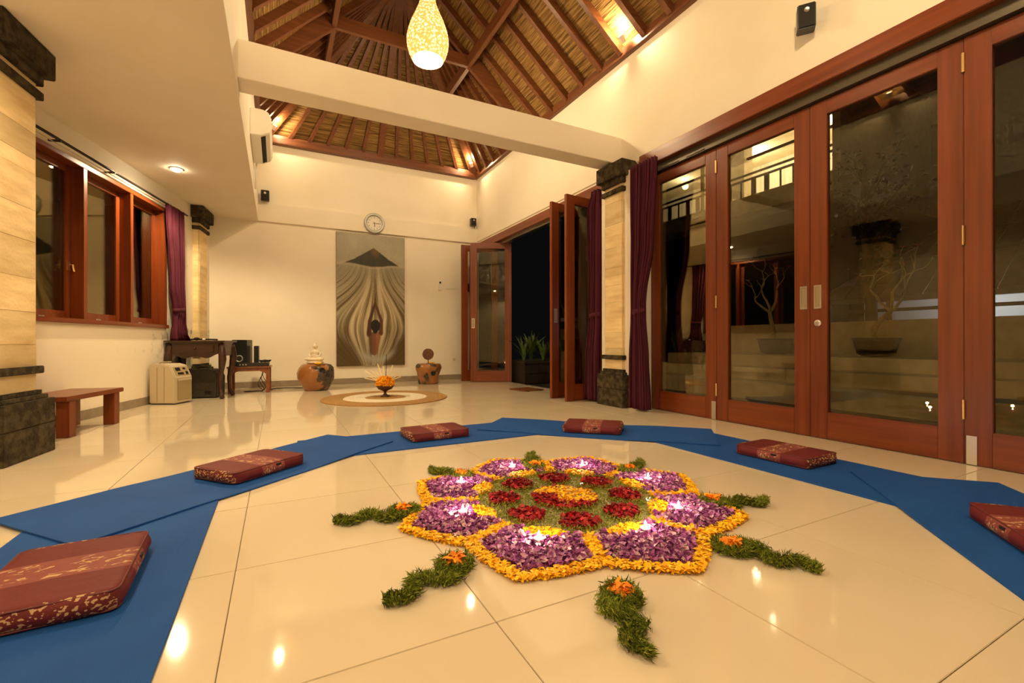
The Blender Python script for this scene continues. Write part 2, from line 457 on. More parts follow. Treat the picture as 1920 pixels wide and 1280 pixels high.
struct(MB().box(-3.2, XL - 0.001, YF, YB, ZC - 0.004, ZC + 0.10).build('ceiling', 'ceiling_paint'), 'low flat ceiling along the window side')
struct(MB().box(XL, XR, 3.916, 4.15, 2.66, 2.95).build('trim_7', 'plaster', bevel=0.004), 'cream cross beam spanning the hall below the roof')
# left window wall (angled)
def left_matrix(): return Matrix.Translation(AL) @ Matrix(((UL.x, -NL.x, 0, 0), (UL.y, -NL.y, 0, 0), (0, 0, 1, 0), (0, 0, 0, 1)))
LM = left_matrix()                                    # local: x along wall, y outward, z up
W0, W1, WZ0, WZ1 = -0.62, 1.56, 0.868, 2.31
wl = MB()
wl.box(-7.0, W0, 0, 0.18, 0, ZC).box(W1, 2.9, 0, 0.18, 0, ZC).box(W0, W1, 0, 0.18, 0, WZ0).box(W0, W1, 0, 0.18, WZ1, ZC)
def damp_plaster():
    m, nt, N, L, B = new_mat('damp_plaster')
    tc = N.new('ShaderNodeTexCoord'); sx = N.new('ShaderNodeSeparateXYZ'); L.new(tc.outputs['Object'], sx.inputs[0])
    mr = N.new('ShaderNodeMapRange'); mr.inputs['From Min'].default_value = 1.0; mr.inputs['From Max'].default_value = 1.75
    L.new(sx.outputs[0], mr.inputs['Value'])
    nz = N.new('ShaderNodeTexNoise'); nz.inputs['Scale'].default_value = 9; nz.inputs['Detail'].default_value = 7
    L.new(tc.outputs['Object'], nz.inputs['Vector'])
    mz = N.new('ShaderNodeMapRange'); mz.inputs['From Min'].default_value = 1.05; mz.inputs['From Max'].default_value = 0.75
    L.new(sx.outputs[2], mz.inputs['Value'])
    mm = N.new('ShaderNodeMath'); mm.operation = 'MULTIPLY'; L.new(mr.outputs[0], mm.inputs[0]); L.new(mz.outputs[0], mm.inputs[1])
    ad = N.new('ShaderNodeMath'); ad.operation = 'MULTIPLY_ADD'; ad.inputs[1].default_value = 0.30
    L.new(mm.outputs[0], ad.inputs[0]); L.new(nz.outputs['Fac'], ad.inputs[2])
    rp = N.new('ShaderNodeValToRGB'); e = rp.color_ramp.elements
    e[0].position = 0.66; e[0].color = (0.86, 0.79, 0.66, 1); e[1].position = 0.84; e[1].color = (0.34, 0.32, 0.24, 1)
    k = e.new(0.76); k.color = (0.66, 0.64, 0.54, 1)
    L.new(ad.outputs[0], rp.inputs['Fac']); L.new(rp.outputs['Color'], B.inputs['Base Color'])
    B.inputs['Roughness'].default_value = 0.65; B.inputs['Specular IOR Level'].default_value = 0.25
    return m
M['damp'] = damp_plaster()
o = wl.build('wall_left', 'damp'); o.matrix_world = LM
struct(o, 'cream plaster window wall with damp stains near the far end')
o = MB().box(-0.9, 2.9, -0.012, 0.01, 0, 0.088).build('baseboard_left', 'baseboard', bevel=0.002); o.matrix_world = LM
struct(o, 'grey tiled skirting below the windows')

# windows in the angled wall: frame, deep mullions, three casements
def window_unit():
    fr = thing('window_1', 'row of three red wood casement windows in the angled wall', None, kind='structure')
    fr.matrix_world = LM
    P = fr
    MB().box(W0, W1, -0.035, 0.15, WZ0, WZ0 + 0.04).build('window_sill', 'wood_x', P, bevel=0.003)
    MB().box(W0, W1, -0.02, 0.15, WZ1 - 0.04, WZ1).build('frame_head', 'wood_x', P, bevel=0.003)
    xs = [W0, 0.09, 0.81, W1]
    for k, x in enumerate((W0, 0.09 + 0.0, 0.81, W1 - 0.05)):
        MB().box(x, x + 0.05, -0.015, 0.15, WZ0 + 0.04, WZ1 - 0.04).build('mullion', 'wood_z', P, bevel=0.003)
    for k in range(3):
        a = (W0 + 0.05, 0.14, 0.86)[k]; b = (0.09, 0.81, W1 - 0.05)[k]
        z0, z1 = WZ0 + 0.04, WZ1 - 0.04
        y0, y1 = 0.085, 0.125
        sash = MB().box(a, a + 0.06, y0, y1, z0, z1).box(b - 0.06, b, y0, y1, z0, z1).box(a + 0.06, b - 0.06, y0, y1, z0, z0 + 0.07).box(a + 0.06, b - 0.06, y0, y1, z1 - 0.06, z1)
        sh = sash.build('sash', 'wood_z', P, bevel=0.003)
        MB().box(a + 0.055, b - 0.055, y0 + 0.015, y0 + 0.021, z0 + 0.065, z1 - 0.055).build('glass_pane', 'glass', sh)
        if k == 0:
            h = MB().box(b - 0.045, b - 0.02, y0 - 0.012, y0, 1.34, 1.42)
            h.tube([(b - 0.032, y0 - 0.012, 1.39), (b - 0.032, y0 - 0.035, 1.39), (b - 0.032, y0 - 0.045, 1.33)], 0.007)
            h.build('latch', 'brass', sh)
        MB().box((a + b) / 2 - 0.05, (a + b) / 2 + 0.02, y0 - 0.006, y0, z0 + 0.006, z0 + 0.018).build('window_stay', 'metal', sh)
    return fr
window_unit()
# curtain rod of the window wall
o = thing('curtain_rod', 'thin black curtain rod above the casement windows', 'curtain rod'); o.matrix_world = LM
MB().tube([(W0 - 0.2, -0.07, 2.365), (1.95, -0.07, 2.345)], 0.012).build('rod', 'black_plastic', o, smooth=True)
for x in (-0.3, 0.42, 1.7):
    MB().box(x - 0.01, x + 0.01, -0.085, 0.0, 2.342, 2.356).build('bracket', 'black_plastic', o)
MB().tube([(W0 - 0.2, -0.03, 2.345), (1.9, -0.03, 2.335)], 0.004).build('cord', 'beige_plastic', o)

# ================================================================ roof
XM = (XR + XL) / 2
AP = Vector((XM, 6.45, 5.94))                        # hip end of the ridge
AF = Vector((XM, 0.4, 5.94))
roof = thing('roof', 'open hipped roof with red timber rafters under woven reed', None, kind='structure')
zb = 3.885
e = 0.16
def slope_quad(name, pts, mt):
    v = [Vector(p) for p in pts]
    n = (v[1] - v[0]).cross(v[2] - v[0]).normalized()
    if n.z < 0: n = -n
    vs = v + [p + n * 0.03 for p in v]; k = len(v)
    fs = [tuple(range(k)), tuple(range(2 * k - 1, k - 1, -1))] + [((i + 1) % k, i, i + k, (i + 1) % k + k) for i in range(k)]
    return MB().add(vs, fs).build(name, mt, roof)
TR = (AP.z - zb) / (XR - XM); TB = (AP.z - zb) / (YB - AP.y); TF = (AP.z - zb) / (AF.y - YF)
cr_b = (XR + e, YB + e * TR / TB, zb - e * TR); cl_b = (XL - e, YB + e * TR / TB, zb - e * TR)
cr_f = (XR + e, YF - e * TR / TF, zb - e * TR); cl_f = (XL - e, YF - e * TR / TF, zb - e * TR)
slope_quad('reed_panel', [cr_f, cr_b, AP, AF], 'thatch_y')
slope_quad('reed_panel', [cl_b, cl_f, AF, AP], 'thatch_y')
slope_quad('reed_panel', [cl_b, cr_b, AP], 'thatch_x')
slope_quad('reed_panel', [cl_f, cr_f, AF], 'thatch_x')
MB().box(XR - 0.055, XR + 0.10, YF, YB, ZP - 0.02, ZP + 0.085).build('wall_plate', 'beam_y', roof, bevel=0.004)
MB().box(XL - 0.10, XL + 0.055, YF, YB, ZP - 0.02, ZP + 0.085).build('wall_plate', 'beam_y', roof, bevel=0.004)
MB().box(XL + 0.055, XR - 0.055, YB - 0.10, YB + 0.1, ZP - 0.03, ZP + 0.10).build('wall_plate', 'beam_x', roof, bevel=0.004)
def rafter(p0, p1, wd, dp, nrm, mt, name='rafter'):
    p0 = Vector(p0); p1 = Vector(p1); n = Vector(nrm).normalized()
    if n.z > 0: n = -n
    c = n * dp / 2
    return MB().bar(p0 + c, p1 + c, wd, dp, up=n).build(name, mt, roof)
nR = Vector((TR, 0, 1)); nLf = Vector((-TR, 0, 1)); nB = Vector((0, TB, 1))
SK = 0.46
ys = []
y = 5.98
while y > 0.7: ys.append(y); y -= 0.352
for y in ys:
    yt = min(y + SK, AP.y - 0.02)
    rafter((XR, y, zb), (XM, yt, AP.z), 0.055, 0.085, nR, 'beam_x')
    rafter((XL, y, zb), (XM, yt, AP.z), 0.055, 0.085, nLf, 'beam_x')
for k in range(1, 7):                                 # jack rafters fanning into the hip end
    y = 5.98 + k * 0.30
    rafter((XR, y, zb), (XM + 0.04, AP.y - 0.02 + 0.0 * k, AP.z - 0.03), 0.05, 0.08, nR, 'beam_x')
    rafter((XL, y, zb), (XM - 0.04, AP.y - 0.02 + 0.0 * k, AP.z - 0.03), 0.05, 0.08, nLf, 'beam_x')
rafter((XR, YB, zb), AP, 0.11, 0.12, nR + nB, 'beam_x', 'hip_rafter')
rafter((XL, YB, zb), AP, 0.11, 0.12, nLf + nB, 'beam_x', 'hip_rafter')
for k in range(-6, 7):
    x = XM + k * 0.285
    wdt = 0.10 if k == 0 else 0.05
    rafter((x, YB, zb), (XM + k * 0.012, AP.y + 0.02, AP.z - 0.03), wdt, 0.09 if k == 0 else 0.075, nB, 'beam_y')
MB().bar((XM, AF.y, AP.z - 0.05), (XM, AP.y, AP.z - 0.05), 0.1, 0.16).build('ridge_beam', 'beam_y', roof)
ZT = 4.60
MB().box(0.63, 2.43, 6.0, 6.06, ZT, ZT + 0.16).build('collar_beam', 'beam_x', roof, bevel=0.004)
MB().box(2.40, 2.46, 1.0, 7.25, ZT - 0.0, ZT + 0.15).build('collar_beam', 'beam_y', roof, bevel=0.004)
MB().box(0.60, 0.66, 1.0, 7.25, ZT - 0.0, ZT + 0.15).build('collar_beam', 'beam_y', roof, bevel=0.004)
for sx, x0, x1 in ((1, 2.46, XR), (-1, 0.60, XL)):
    MB().bar((x0, 6.03, ZT + 0.10), (x1, 6.03, ZP + 0.11), 0.06, 0.22).build('strut', 'beam_x', roof, bevel=0.004)

# ================================================================ folding doors
LH = 2.42
def door_leaf(num, label, width, stile=(0.115, 0.115), handles=(), hinges=(), bolt=None):
    d = thing('door_%d' % num, label, None, kind='structure')
    t = 0.042
    MB().box(0, stile[0], -t / 2, t / 2, 0.004, LH).build('stile', 'wood_z', d, bevel=0.003)
    MB().box(width - stile[1], width, -t / 2, t / 2, 0.004, LH).build('stile', 'wood_z', d, bevel=0.003)
    MB().box(stile[0], width - stile[1], -t / 2, t / 2, 0.004, 0.195).build('bottom_rail', 'wood_x', d, bevel=0.003)
    MB().box(stile[0], width - stile[1], -t / 2, t / 2, LH - 0.105, LH).build('top_rail', 'wood_x', d, bevel=0.003)
    MB().box(stile[0] - 0.008, width - stile[1] + 0.008, -0.003, 0.003, 0.19, LH - 0.10).build('glass_pane', 'glass', d)
    for x, z, s in handles:                           # flush pull: steel rim around a recessed cup
        h = MB()
        for a in ((-0.026, -0.016, -0.085, 0.085), (0.016, 0.026, -0.085, 0.085), (-0.016, 0.016, 0.072, 0.085), (-0.016, 0.016, -0.085, -0.072)):
            h.box(x + a[0], x + a[1], s * t / 2 - 0.004, s * t / 2 + 0.004, z + a[2], z + a[3])
        hh = h.build('flush_pull', 'metal', d)
        MB().box(x - 0.017, x + 0.017, s * t / 2 - 0.0015, s * t / 2 + 0.0015, z - 0.073, z + 0.073).build('recess', 'tan_plastic', hh)
    for x, z, s in hinges:
        MB().lathe([(0.0085, -0.055), (0.0085, 0.055)], 10, (x, s * (t / 2 + 0.004), z)).build('hinge', 'brass', d, smooth=False)
    if bolt:
        x, s = bolt
        b = MB().box(x - 0.022, x + 0.022, s * t / 2 - 0.002, s * t / 2 + 0.005, 0.004, 0.165).build('floor_bolt', 'metal', d)
        MB().box(x - 0.009, x + 0.009, s * t / 2 + 0.003, s * t / 2 + 0.008, 0.09, 0.135).build('bolt_slot', 'black_matt', b)
    return d
XD = 3.49
leafs = [(3.55, 2.757), (2.755, 1.957), (1.955, 1.118), (1.116, 0.355)]
dl = ['narrow end leaf of the closed folding doors next to the purple curtain',
      'closed folding door leaf with one flush pull, second from the curtain',
      'closed folding door leaf with a round lock below its flush pull',
      'closed folding door leaf cut off by the picture edge']
for k, (ya, yb) in enumerate(leafs):
    wdt = ya - yb
    d = door_leaf(k + 1, dl[k], wdt, (0.115, 0.115),
                  handles={1: [(wdt - 0.045, 1.02, -1)], 2: [(0.052, 1.02, -1)]}.get(k, []),
                  hinges={0: [(wdt, 2.25, -1), (wdt, 0.27, -1), (wdt, 1.05, -1)], 2: [(wdt, 2.28, -1), (wdt, 0.31, -1), (wdt, 1.30, -1)]}.get(k, []),
                  bolt={0: (wdt - 0.03, -1), 3: (0.03, -1)}.get(k))
    d.location = (XD, ya, 0); d.rotation_euler = (0, 0, -PI / 2)
    if k == 2:
        lk = MB().lathe([(0.024, 0), (0.024, 0.006), (0.012, 0.010), (0.012, 0.014)], 16).build('round_lock', 'metal', d, loc=(0.052, -0.021, 0.83), rot=(PI / 2, 0, 0))
# the open leaves of the garden doorway
def open_leaf(num, label, p0, p1, **kw):
    p0 = Vector(p0); p1 = Vector(p1); v = p1 - p0
    d = door_leaf(num, label, v.length, **kw)
    d.location = (p0.x, p0.y, 0); d.rotation_euler = (0, 0, math.atan2(v.y, v.x))
    return d
open_leaf(5, 'folded open door leaf standing out by the back wall with lit glass', (2.985, 7.36), (3.62, 7.03), handles=[(0.05, 1.02, -1)])
open_leaf(6, 'folded open door leaf tucked behind another near the back wall', (2.90, 7.58), (3.58, 7.52))
open_leaf(7, 'folded open door leaf with a lock, furthest from the stone column', (2.985, 4.74), (3.62, 4.90), stile=(0.125, 0.115), handles=[(0.062, 1.02, -1)])
open_leaf(8, 'folded open door leaf beside the tied curtain and stone column', (2.985, 4.42), (3.66, 4.50), stile=(0.125, 0.115))

# ================================================================ stone columns
def column(name, label, loc, rz, top, s=0.30, seed=1):
    rnd = random.Random(seed)
    c = thing(name, label, None, loc, rz, kind='structure')
    h = s / 2
    z_shaft0, z_shaft1 = 0.40, top - 0.27
    # plinth: two courses of two lava blocks, stepped mouldings above
    pl = h + 0.062
    for z0, z1 in ((0, 0.19), (0.192, 0.345)):
        MB().box(-pl, pl, -pl, pl, z0, z1).build('plinth_block', 'lava', c, bevel=0.004)
    MB().box(-pl + 0.024, pl - 0.024, -pl + 0.024, pl - 0.024, 0.345, 0.372).build('plinth_moulding', 'lava', c, bevel=0.003)
    MB().box(-pl + 0.045, pl - 0.045, -pl + 0.045, pl - 0.045, 0.372, z_shaft0).build('plinth_moulding', 'lava', c, bevel=0.003)
    # limestone shaft of facing blocks with arris strips
    z = z_shaft0
    cuts = [z_shaft0, 0.505]
    while cuts[-1] < z_shaft1 - 0.14:
        cuts.append(cuts[-1] + rnd.uniform(0.09, 0.24))
    cuts = [q for q in cuts if q < z_shaft1 - 0.07] + [z_shaft1, top - 0.17]
    for a, b in zip(cuts[:-1], cuts[1:]):
        g = rnd.uniform(-0.0015, 0.002)
        MB().box(-h + 0.014 - g, h - 0.014 + g, -h - g, h + g, a + 0.0012, b - 0.0012).box(-h - g, h + g, -h + 0.014 - g, h - 0.014 + g, a + 0.0012, b - 0.0012).build('stone_block', 'lime', c)
    MB().box(-h + 0.004, h - 0.004, -h + 0.004, h - 0.004, z_shaft0, top - 0.17).build('core', 'lime', c)
    b = h + 0.025
    MB().box(-b, b, -b, b, 0.505, 0.552).build('lower_band', 'lava', c, bevel=0.004)
    MB().box(-b, b, -b, b, z_shaft1 - 0.05, z_shaft1).build('upper_band', 'lava', c, bevel=0.004)
    MB().box(-b, b, -b, b, top - 0.23, top - 0.165).build('capital_moulding', 'lava', c, bevel=0.005)
    b = h + 0.066
    MB().box(-b, b, -b, b, top - 0.165, top).build('capital_block', 'lava', c, bevel=0.006)
    return c
column('stone_column_1', 'cream limestone column between the two folding doorways', (3.41, 3.90, 0), 0, 2.62, 0.30, 3)
column('stone_column_2', 'large cream limestone column beside the bench at the edge', (-1.56, 3.80, 0), math.radians(-7), ZC - 0.002, 0.36, 5)
column('stone_column_3', 'cream limestone column in the far corner behind the desk', (-1.105, 7.72, 0), math.radians(-8), ZC - 0.002, 0.36, 8)

# ================================================================ curtains
def curtain(name, label, loc, rz, width, zt, prof, folds=9, amp=0.03, seed=0, tie=None, gather=0.5):
    """hanging cloth along local x; prof = [(z, x_offset, width_factor, depth_factor)] from top to bottom"""
    c = thing(name, label, 'curtain', loc, rz)
    n = folds * 10
    rows = 44
    vs, fs = [], []
    zs = [p[0] for p in prof]
    for j in range(rows + 1):
        z = zt + (zs[-1] - zt) * j / rows
        zz = sorted(zs)
        i = 0
        while i < len(prof) - 2 and z < prof[i + 1][0]: i += 1
        a, b = prof[i], prof[i + 1]
        t = min(1, max(0, (a[0] - z) / max(1e-6, a[0] - b[0]))); t = t * t * (3 - 2 * t)
        off = a[1] + (b[1] - a[1]) * t; wf = a[2] + (b[2] - a[2]) * t; df = a[3] + (b[3] - a[3]) * t
        for k in range(n + 1):
            s = k / n
            ph = 2 * PI * folds * s + 0.6 * math.sin(5 * s + seed) + 0.25 * math.sin(z * 3 + s * 9)
            x = off + (s - 0.5) * width * wf + 0.008 * math.sin(2 * ph) * wf
            y = amp * df * (math.sin(ph) + 0.35 * math.sin(2.3 * ph + seed))
            vs.append((x, y, z))
    for j in range(rows):
        for k in range(n):
            a = j * (n + 1) + k
            fs.append((a, a + 1, a + n + 2, a + n + 1))
    mb = MB().add(vs, fs)
    cl = mb.build('cloth', 'curtain', c, smooth=True)
    md = cl.modifiers.new('thick', 'SOLIDIFY'); md.thickness = 0.002
    if tie:
        z, off, hw, hd = tie
        t = MB()
        ring = [(off + hw * math.cos(a), hd * math.sin(a), z + 0.012 * math.cos(a)) for a in [2 * PI * k / 28 for k in range(28)]]
        n2 = len(ring); vs = []
        for dz in (-0.024, 0.024):
            vs += [(p[0], p[1], p[2] + dz) for p in ring]
        t.add(vs, [(k, (k + 1) % n2, (k + 1) % n2 + n2, k + n2) for k in range(n2)])
        tt = t.build('tieback', 'curtain', c, smooth=True)
        md = tt.modifiers.new('thick', 'SOLIDIFY'); md.thickness = 0.006
    return c
# along the right wall local x runs along -Y
curtain('curtain', 'purple curtain tied back between the column and closed doors', (3.245, 3.44, 0), -PI / 2, 0.36, 2.49,
        [(2.50, 0.02, 1.0, 0.8), (1.7, -0.005, 0.80, 0.9), (1.05, -0.06, 0.42, 1.0), (0.95, -0.06, 0.42, 1.0), (0.5, -0.05, 0.60, 1.1), (0.02, -0.04, 0.66, 1.2)],
        folds=9, amp=0.036, seed=1, tie=(1.0, -0.06, 0.085, 0.045))
curtain('curtain', 'purple curtain hanging between the column and open doorway', (3.27, 4.26, 0), -PI / 2, 0.25, 2.44,
        [(2.44, 0.05, 0.50, 0.8), (2.2, 0.0, 0.85, 0.9), (1.05, 0.01, 0.70, 1.0), (0.95, 0.01, 0.70, 1.0), (0.5, -0.03, 0.85, 1.1), (0.02, -0.04, 0.90, 1.1)],
        folds=6, amp=0.036, seed=2, tie=(1.0, 0.01, 0.10, 0.05))
curtain('curtain', 'thin sliver of purple curtain in the corner behind the open doors', (3.22, 7.80, 0), -PI / 2, 0.30, 2.44,
        [(2.44, 0, 1.0, 0.8), (1.0, 0, 0.8, 1.0), (0.02, 0, 1.0, 1.1)], folds=6, amp=0.03, seed=4)
cc = LM @ Vector((1.60, -0.085, 0))
curtain('curtain', 'purple curtain tied beside the casement windows above the desk', (cc.x, cc.y, 0), math.atan2(UL.y, UL.x), 0.36, 2.34,
        [(2.34, 0.0, 1.0, 0.8), (1.4, 0.05, 0.75, 0.9), (1.02, 0.10, 0.62, 0.8), (0.95, 0.10, 0.62, 0.8), (0.80, 0.10, 0.78, 1.0), (0.72, 0.14, 1.0, 1.1)],
        folds=6, amp=0.032, seed=3, tie=(1.1, 0.095, 0.115, 0.05))

# ================================================================ yoga mats
def yoga_mat(label, corner, direction, normal, length, width, lift, seed):
    d = Vector((*direction, 0)).normalized(); n = Vector((*normal, 0)).normalized()
    ang = math.atan2(d.y, d.x)
    flip = d.x * n.y - d.y * n.x                     # +1 when normal is on the left of direction
    o = None
    NX, NY, TK = 48, 12, 0.006
    rnd = random.Random(seed)
    p1, p2 = rnd.uniform(0, 6), rnd.uniform(0, 6)
    def zf(x, y):
        e = 0.0
        if lift:
            a = max(0, 1 - x / lift[0]) if lift[0] else 0
            b = max(0, 1 - (length - x) / lift[1]) if lift[1] else 0
            sm = lambda t: t * t * (3 - 2 * t)
            e = 0.0075 * max(sm(min(1, a * 2.2)), sm(min(1, b * 2.2)))
        return e + 0.0006 * (1 + math.sin(7 * x + p1) * math.sin(9 * y + p2))
    vs, fs = [], []
    for t in (0, 1):
        for j in range(NY + 1):
            for i in range(NX + 1):
                x, y = length * i / NX, width * j / NY
                vs.append((x, flip * y, zf(x, y) + (TK if t else 0)))
    st = (NX + 1) * (NY + 1)
    for j in range(NY):
        for i in range(NX):
            a = j * (NX + 1) + i
            fs.append((a, a + NX + 1, a + NX + 2, a + 1)); fs.append((st + a, st + a + 1, st + a + NX + 2, st + a + NX + 1))
    for i in range(NX):
        for a in (i, NY * (NX + 1) + i): fs.append((a, a + 1, st + a + 1, st + a))
    for j in range(NY):
        for a in (j * (NX + 1), j * (NX + 1) + NX): fs.append((a, a + NX + 1, st + a + NX + 1, st + a))
    ob = MB().add(vs, fs).build('yoga_mat', 'mat_blue', smooth=False)
    ob.location = (corner[0], corner[1], 0.0002); ob.rotation_euler = (0, 0, ang)
    return tag(ob, label, 'yoga mat', 'blue yoga mats in a ring')
ML = 1.74
yoga_mat('blue yoga mat under the large gold patterned cushion', (-0.232, 0.62), (0, 1), (-1, 0), ML, 0.60, None, 1)
yoga_mat('blue yoga mat reaching toward the bench side, overlapping two mats', (-0.61, 2.044), (0.759, 0.651), (-0.651, 0.759), ML, 0.585, (0.7, 0.7), 2)
yoga_mat('blue yoga mat straight ahead under the cushion nearest the round rug', (0.13, 2.925), (1, 0.012), (0, 1), ML, 0.60, None, 3)
yoga_mat('blue yoga mat lying before the curtain and column, both ends on top', (1.39, 3.288), (0.698, -0.716), (0.716, 0.698), ML, 0.585, (0.7, 0.7), 4)
yoga_mat('blue yoga mat running alongside the closed folding doors', (2.325, 2.50), (0, -1), (1, 0), ML, 0.60, None, 5)
yoga_mat('blue yoga mat under the cushion cut off by the picture edge', (2.686, 1.311), (-0.726, -0.688), (0.688, -0.726), ML, 0.60, (0.8, 0), 6)

# ================================================================ cushions
def cushion_mesh():
    L2, W2, H2 = 0.215, 0.155, 0.030
    bm = bmesh.new()
    NX, NY, NZ = 22, 16, 5
    vs = {}
    def P(u, v, t):
        # superellipse box with puffed top and sharp-ish piped edges
        k = 0.10
        x, y = u, v
        ex = (abs(u) ** 14 + abs(v) ** 14) ** (1 / 14) if (u or v) else 0
        puff = (1 - u * u * 0.35) * (1 - v * v * 0.35)
        bul = 1.0 - 0.030 * t * t
        wr = 0.004 * math.sin(19 * u + 3 * v) * (abs(u) ** 4) + 0.003 * math.sin(23 * v) * (abs(v) ** 4)
        return Vector((x * L2 * bul + wr, y * W2 * bul, H2 + t * H2 * (0.72 + 0.33 * puff)))
    def grid(fn, n, m):
        g = [[bm.verts.new(fn(i / n * 2 - 1, j / m * 2 - 1)) for j in range(m + 1)] for i in range(n + 1)]
        for i in range(n):
            for j in range(m):
                bm.faces.new((g[i][j], g[i + 1][j], g[i + 1][j + 1], g[i][j + 1]))
    grid(lambda u, v: P(u, v, 1), NX, NY); grid(lambda u, v: P(-u, v, -1), NX, NY)
    grid(lambda u, t: P(u, -1, t), NX, NZ); grid(lambda u, t: P(-u, 1, t), NX, NZ)
    grid(lambda v, t: P(1, v, t), NY, NZ); grid(lambda v, t: P(-1, -v, t), NY, NZ)
    bmesh.ops.remove_doubles(bm, verts=bm.verts, dist=0.0006)
    # bulge the sides a little
    for v in bm.verts:
        t = (v.co.z - H2) / H2
        b = 0.010 * max(0, 1 - t * t)
        if abs(v.co.x) > L2 * 0.96: v.co.x += math.copysign(b, v.co.x)
        if abs(v.co.y) > W2 * 0.96: v.co.y += math.copysign(b, v.co.y)
    # round the four upright corners
    for v in bm.verts:
        dx, dy = L2 - abs(v.co.x), W2 - abs(v.co.y)
        r = 0.025
        if dx < r and dy < r:
            q = Vector((r - dx, r - dy)); l = q.length
            if l > r:
                q *= r / l
                v.co.x = math.copysign(L2 - r + q.x, v.co.x); v.co.y = math.copysign(W2 - r + q.y, v.co.y)
    bmesh.ops.recalc_face_normals(bm, faces=bm.faces)
    me = bpy.data.meshes.new('cover'); bm.to_mesh(me); bm.free()
    me.polygons.foreach_set('use_smooth', [True] * len(me.polygons))
    return me
CM = cushion_mesh()
def piping(z):
    L2, W2, r = 0.2135, 0.1535, 0.025
    pts = []
    for cx, cy, a0 in ((L2 - r, W2 - r, 0), (-L2 + r, W2 - r, PI / 2), (-L2 + r, -W2 + r, PI), (L2 - r, -W2 + r, 1.5 * PI)):
        for k in range(6):
            a = a0 + PI / 2 * k / 5
            pts.append((cx + r * math.cos(a), cy + r * math.sin(a), z))
    pts.append(pts[0])
    return MB().tube(pts, 0.0028, 6, cap=False).mesh('piping', smooth=True)
PT, PB = piping(0.0545), piping(0.006)
CM.materials.append(M['cushion']); PT.materials.append(M['cushion_piping']); PB.materials.append(M['cushion_piping'])
def cushion(label, c, ang, z=0.0075):
    t = thing('floor_cushion', label, 'cushion', (c[0], c[1], z), math.radians(ang), 'maroon brocade cushions on the mats')
    obj('cover', CM, None, t); obj('piping', PT, None, t); obj('piping', PB, None, t)
    tg = MB().box(-0.015, 0.015, -0.004, 0.001, 0, 0.012).build('tag', 'black_matt', t, loc=(0.03, -0.160, 0.036))
    return t
cushion('maroon cushion with bright gold motifs, largest and closest to the viewer', (-0.53, 1.715), 93)
cushion('maroon cushion with gold band on the mat near the bench', (-0.124, 2.824), 41, 0.0085)
cushion('maroon cushion on the far mat before the round jute rug', (1.03, 3.245), 3.4)
cushion('maroon cushion on the mat in front of the stone column', (2.195, 2.867), -43.3, 0.0085)
cushion('maroon cushion on the mat beside the closed folding doors', (2.68, 1.66), -88)
cushion('maroon cushion cut off by the picture edge near the doors', (2.357, 0.516), -140, 0.0085)

# ================================================================ flower mandala
MC = (1.13, 1.68)
rs = np.random.RandomState(11)
def petals(name, pts, lay, size, cols, tmpl, tilt=0.6, zmax=0.016, parent=None, label=None, seed=3, z0=0.002):
    """pts (n,2); builds n curled petals with random turn and tilt, one mesh"""
    rr = np.random.RandomState(seed)
    n = len(pts)
    T = {'round': (np.array([[0, -0.5, 0], [0.42, 0.0, 0.16], [0, 0.5, 0.05], [-0.42, 0.0, 0.16], [0, 0.0, -0.05]]), [(0, 1, 4), (1, 2, 4), (2, 3, 4), (3, 0, 4)]),
         'strip': (np.array([[-0.16, -0.5, 0.0], [0.16, -0.5, 0.0], [0.20, 0.1, 0.14], [-0.20, 0.1, 0.14], [0, 0.55, 0.02]]), [(0, 1, 2, 3), (3, 2, 4)]),
         'blade': (np.array([[-0.10, 0, 0], [0.10, 0, 0], [0.06, 0.4, 0.45], [-0.06, 0.4, 0.45], [0.0, 0.9, 0.55]]), [(0, 1, 2, 3), (3, 2, 4)])}[tmpl]
    tv, tf = T
    a = rr.uniform(0, 2 * PI, n); tx = rr.normal(0, tilt, n); ty = rr.normal(0, tilt, n)
    sc = size * rr.uniform(0.7, 1.3, n)
    ca, sa = np.cos(a), np.sin(a); cx, sx = np.cos(tx), np.sin(tx); cy, sy = np.cos(ty), np.sin(ty)
    v = tv[None] * sc[:, None, None]
    x, y, z = v[..., 0], v[..., 1], v[..., 2]
    y, z = y * cx[:, None] - z * sx[:, None], y * sx[:, None] + z * cx[:, None]
    x, z = x * cy[:, None] + z * sy[:, None], -x * sy[:, None] + z * cy[:, None]
    x, y = x * ca[:, None] - y * sa[:, None], x * sa[:, None] + y * ca[:, None]
    zc = z0 + zmax * rr.uniform(0, 1, n) * lay
    x = x + pts[:, 0][:, None]; y = y + pts[:, 1][:, None]; z = np.maximum(z + zc[:, None] + size * 0.12, 0.0006)
    k = tv.shape[0]
    V = np.stack([x, y, z], -1).reshape(-1, 3)
    F = [tuple(i * k + q for q in f) for i in range(n) for f in tf]
    cols = np.array(cols)
    ci = cols[rr.randint(0, len(cols), n)] * rr.uniform(0.75, 1.2, n)[:, None]
    me = color_mesh(name, V, F, np.repeat(ci, k, 0))
    return me
M['petal'] = attr_mat('flower_petal', 0.55, 0.35)
M['moss'] = attr_mat('moss', 0.9, 0.1)
PURPLE = [(0.32, 0.075, 0.27), (0.40, 0.12, 0.34), (0.26, 0.05, 0.23), (0.48, 0.19, 0.40), (0.58, 0.30, 0.44), (0.21, 0.036, 0.19), (0.36, 0.095, 0.31), (0.68, 0.46, 0.50)]
RED = [(0.36, 0.006, 0.010), (0.26, 0.004, 0.008), (0.44, 0.010, 0.014), (0.18, 0.003, 0.006), (0.50, 0.04, 0.04)]
YEL = [(0.97, 0.52, 0.006), (1.0, 0.60, 0.010), (0.95, 0.45, 0.004), (1.0, 0.64, 0.02)]
